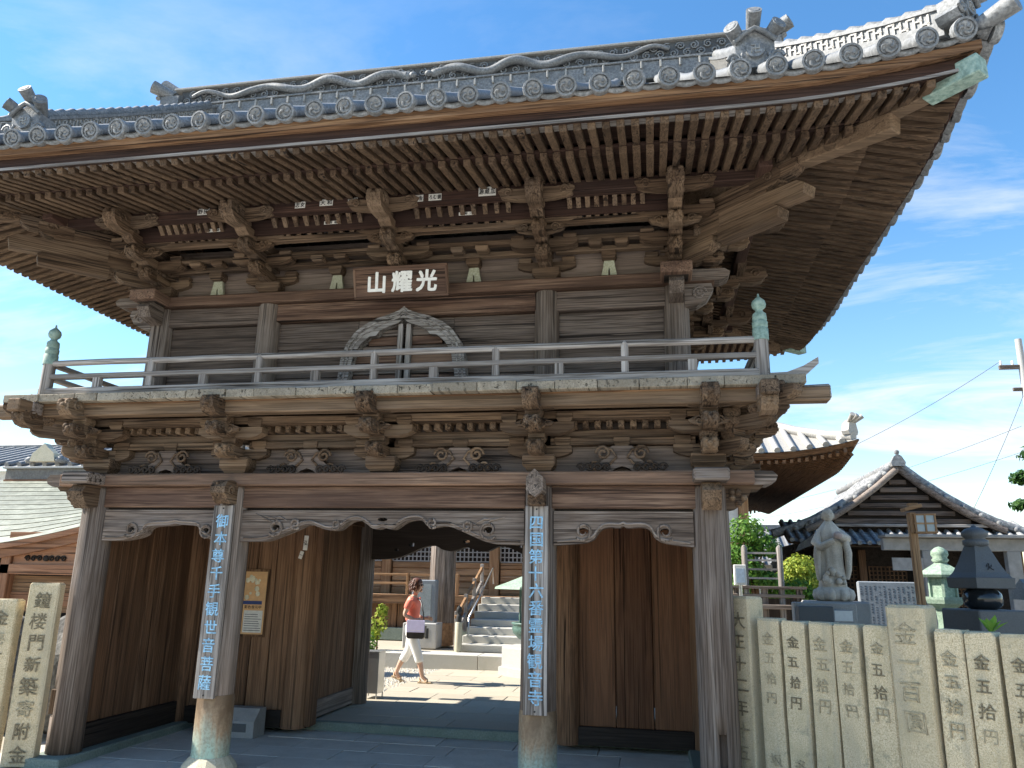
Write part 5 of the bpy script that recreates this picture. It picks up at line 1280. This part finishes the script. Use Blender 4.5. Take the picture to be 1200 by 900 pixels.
b = MB(); b.add(vs, [(j*n+i, j*n+(i+1) % n, (j+1)*n+(i+1) % n, (j+1)*n+i) for j in range(m) for i in range(n)] + [tuple(range(m*n, m*n+n))], True)
b.tube([(-.12, 0, 1.13), (-.2, -.03, .95), (-.16, -.16, .88), (.02, -.22, .98)], [.06, .08, .06, .04], 10); b.tube([(.12, 0, 1.13), (.22, -.05, 1.0), (.16, -.17, 1.02), (.08, -.22, 1.06)], [.06, .085, .06, .04], 10)
b.tube([(.2, -.08, 1.0), (.23, -.1, .8), (.22, -.08, .55), (.2, -.05, .42)], [.05, .055, .045, .03], 8); b.tube([(-.19, -.08, .92), (-.22, -.1, .75), (-.21, -.08, .5), (-.2, -.05, .4)], [.05, .05, .04, .03], 8)
for k in range(16): b.ball((rr.uniform(-.13, .13), -.16+rr.uniform(-.02, .02), .34+rr.uniform(0, .26)), rr.uniform(.03, .055), 8)
b.build('robed_body', 'statue', o)
h_ = MB().ball((0, -.01, 1.37), .088, 16, .95, .95, 1.22); h_.cyl((0, 0, 1.22), (0, 0, 1.32), .05, .05, 12)
for sx in (-1, 1): h_.ball((sx*.085, 0, 1.355), .028, 8, .5, .6, 1.7)
h_.add([(-.014, -.088, 1.385), (.014, -.088, 1.385), (.02, -.085, 1.345), (-.02, -.085, 1.345), (0, -.112, 1.348)], [(0,1,4), (1,2,4), (2,3,4), (3,0,4)])
h_.ball((-.035, -.085, 1.39), .014, 6, 1.3, .5, .5); h_.ball((.035, -.085, 1.39), .014, 6, 1.3, .5, .5); h_.ball((0, -.088, 1.32), .02, 6, 1.3, .5, .4)
h_.build('head', 'statue', o)
MB().ball((.07, -.24, 1.05), .065, 12, 1, .9, .9).build('jewel', stone('jewel', (.4,.3,.25), (.5,.38,.33), (.6,.48,.42), 80), o)
# text stele
o = thing('text_stele', 'slate-blue stone tablet covered in small columns of writing', 'stele', (6.24, 6.55, .0)); o.rotation_euler = (-.06, 0, 0)
MB().box(-.46, .46, -.06, .06, 0.3, 1.82, .015).build('slab', 'bluestone', o); MB().box(-.55, .55, -.15, .15, 0, .32, .02).build('foot', 'greystone', o)
b = MB(); rr = random.Random(5)
for cx in range(13):
    for rz_ in range(24):
        if rr.random() < .85:
            x = -.42+cx*.07; z = 1.74-rz_*.04; b.box(x-.014, x+.014, -.0625, -.0605, z-.012, z+.012 if rr.random() < .5 else z)
tag(b.build('inscription', 'engraved_grey', o), kind='stuff')
# square granite block and white plate in front of the statue
o = thing('granite_block', 'speckled dark grey granite block in front of the statue', 'stone block', (4.77, 5.0, 0)); MB().box(-.235, .235, -.2, .2, 0, 1.455, .01).build('block', 'darkstone', o); MB().box(-.25, .6, .05, .3, 0, 1.5, .01).build('back_step', 'greystone', o)
o = thing('white_stone_plate', 'small white stone plate beside the dark granite block', 'stone plate', (5.15, 4.95, 0)); MB().box(-.14, .14, -.06, .06, 0, 1.41, .008).build('slab', 'greystone', o); MB().box(-.12, .12, -.064, -.058, 1.26, 1.4, .003).build('face', 'plaster', o)
# wooden lamp post
o = thing('lamp_post', 'leaning square wooden lamp post with little roofed lantern', 'lamp post', (6.24, 5.0, 0)); o.rotation_euler = (0, -.012, 0)
MB().box(-.05, .05, -.05, .05, 0, 2.66, .006).build('post', 'hall', o)
MB().beam((-.1, 0, 2.8), (.14, 0, 2.86), .2, .05, .006).build('roof', 'hall', o); MB().box(-.03, .1, -.05, .05, 2.86, 2.92, .004).build('roof_cap', 'hall', o)
l_ = MB().box(.02, .28, -.1, .1, 2.5, 2.75, .004).build('lantern_box', 'glass', o)
for x in (.02, .15, .28): MB().box(x-.012, x+.012, -.112, .112, 2.49, 2.76).build('lantern_frame', 'hall', o)
for z in (2.5, 2.625, 2.75): MB().box(.0, .3, -.11, .11, z-.012, z+.012).build('lantern_frame', 'hall', o)
MB().box(-.04, .04, -.08, .08, 2.5, 2.78).build('lantern_side', 'hall', o)
# green bronze lantern
o = thing('bronze_lantern', 'pale green bronze garden lantern behind the black stone tower', 'lantern', (7.02, 6.5, 0))
MB().lathe([(.34, 0), (.34, .9), (.3, .95), (.16, 1.0), (.14, 1.2), (.16, 1.42), (.28, 1.5), (.3, 1.56), (.3, 1.6)], 6, smooth=False, rot=.2).build('pedestal', 'bronze_green', o)
MB().lathe([(.2, 1.6), (.2, 1.92)], 6, smooth=False, rot=.2).build('fire_box', 'bronze_green', o)
for k in range(6):
    a = 2*PI*k/6+.2; MB().box(-.02, .02, -.02, .02, 1.6, 1.93).build('corner_post', 'bronze_green', o, (.205*math.cos(a), .205*math.sin(a), 0), (0, 0, a))
MB().lathe([(.33, 1.90), (.36, 1.94), (.3, 2.0), (.18, 2.07), (.1, 2.12), (.08, 2.15)], 6, smooth=False, rot=.2).build('canopy', 'bronze_green', o)
MB().lathe([(.1, 2.13), (.13, 2.17), (.1, 2.2), (.13, 2.25), (.12, 2.31), (.06, 2.36), (0, 2.38)], 14).build('jewel', 'bronze_green', o)
# five-ring stone tower
o = thing('stone_tower', 'dark grey five-ring stone tower with glossy black globe behind the fence', 'stone tower', (6.13, 2.6, 0)); o.rotation_euler = (0, 0, .32)
MB().box(-.3, .3, -.3, .3, 0, 1.52, .012).build('base_block', 'darkstone', o)
MB().lathe([(.13, 1.52), (.19, 1.57), (.2, 1.63), (.19, 1.69), (.13, 1.75)], 24).build('globe', 'blackstone', o)
b = MB(); q = 1.0
b.lathe([(.30*q, 1.742), (.325*q, 1.75), (.335*q, 1.86), (.31*q, 1.865), (.26*q, 1.92), (.2*q, 2.03), (.15*q, 2.14), (.12*q, 2.21)], 4, smooth=False, rot=PI/4); b.build('canopy', 'darkstone', o)
t_ = MB(); text_on(t_, '火', (0, -.168, 1.98), .09, (1,0,0), (0,.4,1)); t_.build('character', 'ink', o)
MB().lathe([(.09, 2.2), (.13, 2.22), (.13, 2.27), (.1, 2.28), (.1, 2.29), (.135, 2.32), (.135, 2.36), (.09, 2.4), (.03, 2.42), (.02, 2.44), (0, 2.445)], 20).build('finial', 'darkstone', o)
# wooden handrail, bench and white box near the hall corner
o = thing('wooden_railing', 'short run of weathered wooden railing with round-topped posts beside the corner column', 'railing', (4.5, 8.0, 1.33))
for x in (-.32, .3): MB().lathe([(.055, -.2), (.055, 1.06), (.03, 1.1), (0, 1.12)], 10).build('post', 'pale', o, (x, 0, 0))
for z in (.5, .66, .82, .95): MB().beam((-.32, 0, z), (.3, 0, z), .035, .035).build('rail', 'pale', o)
MB().box(-.6, .72, -.1, .1, .33, .38, .006).build('sill', 'grey', o); MB().box(-.6, .68, -.06, .06, .18, .24, .006).build('sill', 'grey', o); MB().box(-.6, .62, -.12, .12, -.02, .06, .006).build('sill', 'grey', o)
for x in (-.5, .0, .6): MB().box(x-.05, x+.05, -.05, .05, -1.3, .34).build('leg', 'grey', o)
MB().box(-.55, .6, .3, .34, -1.3, .16).build('skirting', 'dark', o)
o = thing('white_sign_box', 'small white box sign on a post just right of the corner column', 'sign', (3.98, 7.0, 0)); MB().box(-.1, .1, -.06, .06, 1.72, 2.06, .008).build('box', 'plaster', o); MB().box(-.07, .07, -.065, -.058, 1.76, 2.0).build('face', plain('signface', (.45,.55,.66), .4), o); MB().cyl((0,0,0), (0,0,1.74), .03, .03, 8).build('post', 'steel', o)
# clipped trees
def topiary(loc, label, lobes, n, mat, size, h, seed, name='clipped_tree', cat='tree'):
    o = thing(name, label, cat, loc, 0, 'clipped trees by the hall')
    t = MB(); t.tube([(0,0,0), (.03, .02, h*.5), (-.02, 0, h)], [.08, .06, .03], 8)
    for (cx, cy, cz, rx, ry, rz_) in lobes: t.tube([(0, 0, cz*.6), (cx*.6, cy*.6, cz*.85), (cx, cy, cz)], [.035, .025, .012], 6)
    t.build('trunk', 'board', o); leafcloud(o, 'crown', mat, lobes, n, size, seed); return o
lobes = [(-.1,0,2.65,.42,.4,.36), (.2,.05,2.35,.36,.36,.3), (-.3,.0,2.2,.4,.4,.28), (-.1,-.1,1.9,.32,.32,.24), (.22,.0,1.7,.3,.3,.22), (-.3,.1,1.6,.35,.35,.25)]
topiary((4.5, 9.4, .1), 'tall clipped pine with cloud-like tufts between the corner column and statue', lobes, 5200, lm_g, .05, 2.7, 21)
topiary((5.52, 10.2, .1), 'low rounded bright yellow-green clipped tree left of the statue', [(0,0,2.0,.36,.34,.27), (-.2,0,1.75,.35,.3,.2), (.2,0,1.7,.3,.3,.2)], 2600, lm_y, .045, 1.9, 22)
topiary((5.3, 9.6, .1), 'low dark green clipped bush under the yellow-green one', [(0,0,1.55,.4,.3,.22), (.35,0,1.35,.3,.3,.2), (-.35,0,1.5,.3,.3,.25)], 2200, lm_g, .045, 1.5, 23)
o = thing('pine_tree', 'green pine whose branch tips reach in at the right edge', 'tree', (9.6, 7.2, .0), 0)
MB().tube([(0,0,0), (.1, 0, 1.5), (-.1, .1, 3.0), (0, 0, 4.6)], [.16, .13, .1, .04], 10).build('trunk', 'board', o)
leafcloud(o, 'crown', lm_d, [(-.75,-.1,3.55,.42,.35,.14), (-.85,-.1,3.1,.35,.3,.1), (.2,0,4.3,.6,.6,.3), (.4,.2,3.6,.6,.6,.25), (-.2,.3,4.0,.6,.5,.22)], 4200, .06, 31)
for e in ((-.8,-.1,3.5), (-.9,-.1,3.05), (.4,.2,3.5)): MB().tube([(0,0,e[2]-.5), (e[0]*.5, e[1]*.5, e[2]-.2), e], [.05, .035, .012], 6).build('branch', 'board', o)

# gabled hall on the right
K = thing('gabled_hall', 'dark hall with lichen-grey tiled gable roof facing the viewer at right', 'temple hall', (9.4, 16.6, 0))
ax_, ay_ = 9.4, 16.6
def KB(x0, x1, y0, y1, z0, z1, name, mat, c=.006):
    cx, cy, cz = (x0+x1)/2, (y0+y1)/2, (z0+z1)/2
    return MB().box(x0-cx, x1-cx, y0-cy, y1-cy, z0-cz, z1-cz, c).build(name, mat, K, (cx-ax_, cy-ay_, cz))
KB(6.9, 12.6, 17.2, 24, 0, 3.0, 'hall_body', 'dark', 0)
for x in (7.2, 8.4, 9.9, 11.4, 12.5): KB(x-.1, x+.1, 16.95, 17.15, 0, 2.75, 'hall_post', 'board')
for x0 in (7.4, 8.6, 10.1):
    b = MB()
    for i in range(10): b.box(i*.11-.015, i*.11+.015, 0, .03, .9, 2.3)
    for i in range(13): b.box(0, 1.0, .0, .028, .9+i*.115-.014, .9+i*.115+.014)
    tag(b.build('lattice_door', 'board', K, (x0-ax_, 17.1-ay_, 0)), kind='stuff')
# skirt roof and gable: front skirt rows, then steep concave main slopes left and right of the gable
zl = 2.85
def kf(x, d): 
    t = max(0, abs(x-9.4)-2.0)/1.6; return Vector((x-ax_, 15.6+d-ay_, zl+.42*d+.14*t*t*max(0, 1-d/1.6)))
MB().grid(lambda x, d: kf(x, d), [6.2+6.4*i/24 for i in range(25)], [0, .4, .8, 1.2, 1.7]).build('skirt_roof', 'tile_lichen', K)
for k in range(26):
    x = 6.3+k*.25; MB().tube([kf(x, d)+Vector((0,0,.03)) for d in (0, .5, 1.0, 1.65)], .065, 8).build('round_tile_row', 'tile_lichen', K)
MB().grid(lambda x, d: kf(x, d)-Vector((0,0,.1+.0*d)), [6.2+6.4*i/10 for i in range(11)], [0.05, 1.5]).build('soffit_board', 'board', K)
def mainz(u): return 5.1-.93*u+.1*u*u       # u: distance from the ridge sideways
gy0, gy1 = 16.3, 23.5
for sx in (-1, 1):
    MB().grid(lambda u, y: Vector((sx*u, y-ay_, mainz(u)-.02)), [0, .5, 1, 1.5, 2, 2.5, 3.0, 3.4], [gy0, gy0+2, gy1]).build('roof_slope', 'tile_lichen', K)
    for j in range(16):
        y = gy0+.12+j*.27; MB().tube([Vector((sx*u, y-ay_, mainz(u)+.03)) for u in (.05, .6, 1.2, 1.8, 2.4, 3.0, 3.4)], .065, 8).build('round_tile_row', 'tile_lichen', K)
    MB().tube([Vector((sx*u, gy0-.02-ay_, mainz(u)-.1)) for u in (0, .6, 1.2, 1.8, 2.4, 2.6)], .1, 6).build('bargeboard', 'grey', K)
    MB().tube([Vector((sx*u, gy0+.15-ay_, mainz(u)+.09)) for u in (0.1, .6, 1.2, 1.8, 2.4, 3.0, 3.5)], .12, 8).build('verge_ridge', 'tile_lichen', K)
    for j in range(7):
        u = .35+j*.42; MB().ball((sx*u, gy0-.02-ay_, mainz(u)+.05), .075, 10, 1, .6, 1).build('verge_disc', 'tile_lichen', K)
MB().prism([(-2.9, 3.1), (2.9, 3.1), (1.9, 3.55), (0, 4.95), (-1.9, 3.55)], gy0+.2-ay_, gy0+.25-ay_, 'XZ').build('gable_wall', 'dark', K)
for j in range(6):
    z = 3.46+j*.22; hw = (.93-math.sqrt(max(0, .93**2-.4*(5.0-z-.13))))/.2-.12
    if hw > .1: MB().box(-hw, hw, gy0+.1-ay_, gy0+.17-ay_, z, z+.13, .01).build('gable_board', 'wall', K)
MB().box(-2.6, 2.6, gy0-.02-ay_, gy0+.12-ay_, 3.36, 3.44, .01).build('gable_sill', 'pale', K)
MB().tube([(0, gy0-ay_, 5.14), (0, gy1-ay_, 5.14)], .14, 8).build('ridge', 'tile_lichen', K)
e_ = MB().prism([(-.17,0),(.17,0),(.2,.1),(.1,.28),(0,.34),(-.1,.28),(-.2,.1)], -.08, .08, 'XZ').build('ridge_end_tile', 'tile_lichen', K, (0, gy0-.08-ay_, 5.05)); MB().ball((0, 0, .4), .075, 10).build('finial', 'tile_lichen', e_)
# dark upturned corner of the skirt roof
e_ = MB(); e_.prism([(0,0),(.55,.22),(.95,.25),(1.0,.62),(.55,.5),(.1,.2)], -.25, .25, 'XZ'); e_.build('corner_eave', stone('darktile', (.02,.022,.025), (.04,.043,.048), (.08,.085,.09), 30, .5), K, (6.35-ax_, 15.75-ay_, 2.62))
# white-beamed open corridor in front
C_ = thing('white_beam_corridor', 'open corridor with white painted beam and posts before the gabled hall', 'corridor', (9.2, 12.2, 0))
MB().box(-1.5, 3.5, -.1, .1, 2.55, 2.82, .01).build('beam', 'whitewash', C_); MB().box(-1.5, 3.6, -.3, .3, 2.83, 2.9, .01).build('roof_edge', 'whitewash', C_)
for x in (-.55, 1.2, 2.9): MB().box(x-.14, x+.14, -.1, .1, 0, 2.55, .01).build('post', 'whitewash', C_)
MB().box(-1.35, -.7, -.14, -.1, 2.1, 2.38).build('panel', 'whitewash', C_)
# small tiled roof and wall at the right edge
o = thing('low_wall', 'grey plastered garden wall with blue-grey tile coping at right edge', 'wall', (8.4, 5.2, 0))
MB().box(-.75, 2.5, -.08, .08, 0, 1.62, .01).build('wall_body', 'concrete', o)
MB().prism([(-.4,1.6),(.4,1.6),(.3,1.72),(0,1.88),(-.3,1.72)], -.8, 2.6, 'YZ').build('coping', 'tile', o)
for k in range(10): MB().tube([(-.65+k*.33, -.42, 1.64), (-.65+k*.33, -.25, 1.74), (-.65+k*.33, 0, 1.9)], .06, 8).build('round_tile', 'solar', o)
# long tiled roof far behind
o = thing('long_building', 'long low building with plain grey tiled roof far behind the statue', 'building', (9.0, 29, 0))
MB().box(-6, 7, .5, 6, 0, 2.7).build('wall', 'plaster', o)
MB().grid(lambda x, t: (x, -.3+t*3.4, 2.55+t*1.75), [-6.5, 0, 7.5], [0, 1]).build('roof_slope', 'tile', o); MB().grid(lambda x, t: (x, 6.5-t*3.4, 2.55+t*1.75), [-6.5, 0, 7.5], [0, 1]).build('roof_slope', 'tile', o)
for k in range(42): MB().tube([(-6.4+k*.33, -.32, 2.6), (-6.4+k*.33, 3.1, 4.35)], .075, 6).build('round_tile_row', 'tile', o)
MB().box(-6.6, 7.6, 2.9, 3.3, 4.25, 4.5, .02).build('ridge', 'tile', o)
# utility pole and wires
o = thing('utility_pole', 'concrete utility pole with wooden crossarm at the right edge', 'utility pole', (15.55, 22, 0))
MB().cyl((0,0,0), (0,0,10.4), .17, .11, 12).build('pole', 'concrete', o); MB().box(-.75, .5, -.06, .06, 9.3, 9.45, .01).build('crossarm', 'grey', o); MB().box(-.4, .4, -.05, .05, 8.5, 8.62, .01).build('crossarm', 'grey', o)
for x in (-.68, -.3, .35): MB().lathe([(.03, 9.45), (.05, 9.5), (.03, 9.54), (.05, 9.58), (.02, 9.62)], 8, (x, 0, 0)).build('insulator', 'plaster', o)
def wire(a, b_, sag, label):
    a = Vector(a); b_ = Vector(b_); P = [a.lerp(b_, i/24)-Vector((0, 0, sag*4*(i/24)*(1-i/24))) for i in range(25)]
    c_ = (a+b_)/2; tag(MB().tube([q-a for q in P], .008, 5, False).build('power_line', 'wire', None, a), label, 'cable', 'overhead power lines')
wire((14.87, 22, 9.6), (5.5, 26, 5.3), .5, 'thin black cable from the pole down to the tiled hall roof')
wire((15.4, 21.9, 8.3), (12.2, 20.5, 3.2), .15, 'thin black cable running steeply down left from the utility pole')
wire((17, 26, 8.0), (5, 40, 5.6), .6, 'upper of the two faint cables crossing low sky behind the gable')
wire((17, 26, 7.0), (5, 40, 5.0), .5, 'lower of the two faint cables crossing low sky behind the gable')

# ================================================================== left side
S = thing('small_shrine', 'small shrine with pale copper curved roof and brown carved gable at left', 'shrine', (-7.4, 4.0, 0))
sx0, sy0 = -7.4, 4.0
def verge(x): # lower front edge of the curved copper roof (world x)
    t = (x+9.6)/3.4; t = max(0, min(1.35, t))
    return 2.08+.10*t+.62*max(0, t-.35)**1.5 if t < 1 else 2.18+.62*(.65**1.5)+.22*(t-1)
ns_ = 13
for k in range(ns_):
    f0, f1 = k/ns_, (k+1)/ns_
    def pt(x, f_): 
        z = verge(x); zt = 3.5; return Vector((x-sx0, 4.0+f_*2.4-sy0, z+(zt-z)*(f_**.9)))
    MB().grid(lambda x, f_: pt(x, f_)+Vector((0, 0, .012 if f_ == f0 else .0)), [-10.4+4.6*i/24 for i in range(25)], [f0, f1]).build('copper_sheet', 'copper_roof', S)
    P = [pt(-10.4+4.6*i/24, f0)+Vector((0,-.004,.004)) for i in range(25)]; MB().tube(P, .009, 5).build('copper_seam', 'copper_roof', S)
b = MB(); Q = []
for i in range(25):
    x = -10.4+4.6*i/24; z = verge(x); Q += [(x-sx0, -.02, z-.005), (x-sx0, -.02, z-.09), (x-sx0, .18, z-.09), (x-sx0, .18, z-.005)]
b.add(Q, [(i*4+k, i*4+(k+1) % 4, (i+1)*4+(k+1) % 4, (i+1)*4+k) for i in range(24) for k in range(4)]); b.build('verge_board', 'hafu', S)
b = MB(); Q = []
for i in range(25):
    x = -10.4+4.6*i/24; z = verge(x)-.09; Q += [(x-sx0, .03, z), (x-sx0, .03, z-.14), (x-sx0, .12, z-.14), (x-sx0, .12, z)]
b.add(Q, [(i*4+k, i*4+(k+1) % 4, (i+1)*4+(k+1) % 4, (i+1)*4+k) for i in range(24) for k in range(4)]); b.build('bargeboard', 'hafu', S)
MB().box(-2.9, 1.7, 2.35, 2.85, 3.5, 3.72, .01).build('ridge_box', stone('ridgebrown', (.16,.14,.13), (.22,.2,.18), (.28,.26,.24), 20), S); MB().box(-2.95, 1.75, 2.3, 2.9, 3.72, 3.76, .005).build('ridge_flashing', 'concrete', S)
MB().box(-2.9, 1.7, 2.33, 2.36, 3.42, 3.5).build('ridge_strip', 'hafu', S)
MB().box(-.45, 1.6, .1, .16, 2.0, 2.35, .005).build('gable_panel', 'hafu', S); MB().box(-.6, 1.6, .06, .2, 1.68, 1.84, .01).build('gable_beam', 'hafu', S); MB().box(-.45, 1.6, .12, .16, 1.84, 2.0, .0).build('carved_panel', 'hafu', S)
c_ = MB()
for k in range(7): c_.tube(spiral((-.05+k*.11, 1.93), .05, .012, 1.3, .1, 12, 1 if k % 2 else -1), .013, 5)
c_.ball((.3, .1, 1.93), .045, 8, 1.3, .5, 1); c_.build('scroll_carving', 'dark', S)
for x in (-.42, 1.5): MB().box(x-.09, x+.09, .06, .24, .3, 2.1, .01).build('shrine_post', 'hafu', S)
MB().box(-.33, 1.41, .2, .24, 1.1, 1.66).build('front_panel', 'fascia', S); MB().box(-.33, 1.41, .18, .22, 1.2, 1.4).build('glazed_strip', 'hafu', S)
MB().box(-.6, 1.7, .1, 2.4, 0, .35, .02).build('stone_base', 'greystone', S); MB().box(-2.4, -.7, .6, 2.6, .3, 2.1).build('shrine_body', 'dark', S)
for k in range(4): MB().box(-2.2+k*.42, -1.86+k*.42, .56, .6, .5, 1.9).build('lattice_panel', 'board', S)
# tiled roof beyond the shrine
o = thing('far_tiled_house', 'house with grey tiled roof and cream ridge ornament behind the shrine', 'house', (-12.6, 10, 0))
MB().box(-4, 2.2, 0, 5, 0, 4.2).build('wall', 'plaster', o); MB().grid(lambda x, t: (x, -.4+t*2.6, 4.25+t*.9), [-4.5, -1, 2.6], [0, .5, 1]).build('roof_slope', 'tile_pale', o)
MB().box(-4.5, 2.6, 2.0, 2.3, 5.05, 5.25, .02).build('ridge', 'tile', o)
for k in range(20): MB().tube([(-4.4+k*.36, -.42, 4.3), (-4.4+k*.36, 2.1, 5.15)], .07, 6).build('round_tile_row', 'tile', o)
e_ = MB(); e_.prism([(-.35,0),(.35,0),(.3,.2),(.12,.34),(0,.45),(-.12,.34),(-.3,.2)], -.1, .1, 'XZ'); e_.build('ridge_ornament', 'cream_pad', o, (.35, -.5, 4.35))
for sx in (-1, 1): MB().lathe([(.12, 0), (.16, .06), (.1, .14)], 10).build('ornament_knob', 'tile', o, (.35+sx*.42, -.45, 4.33))
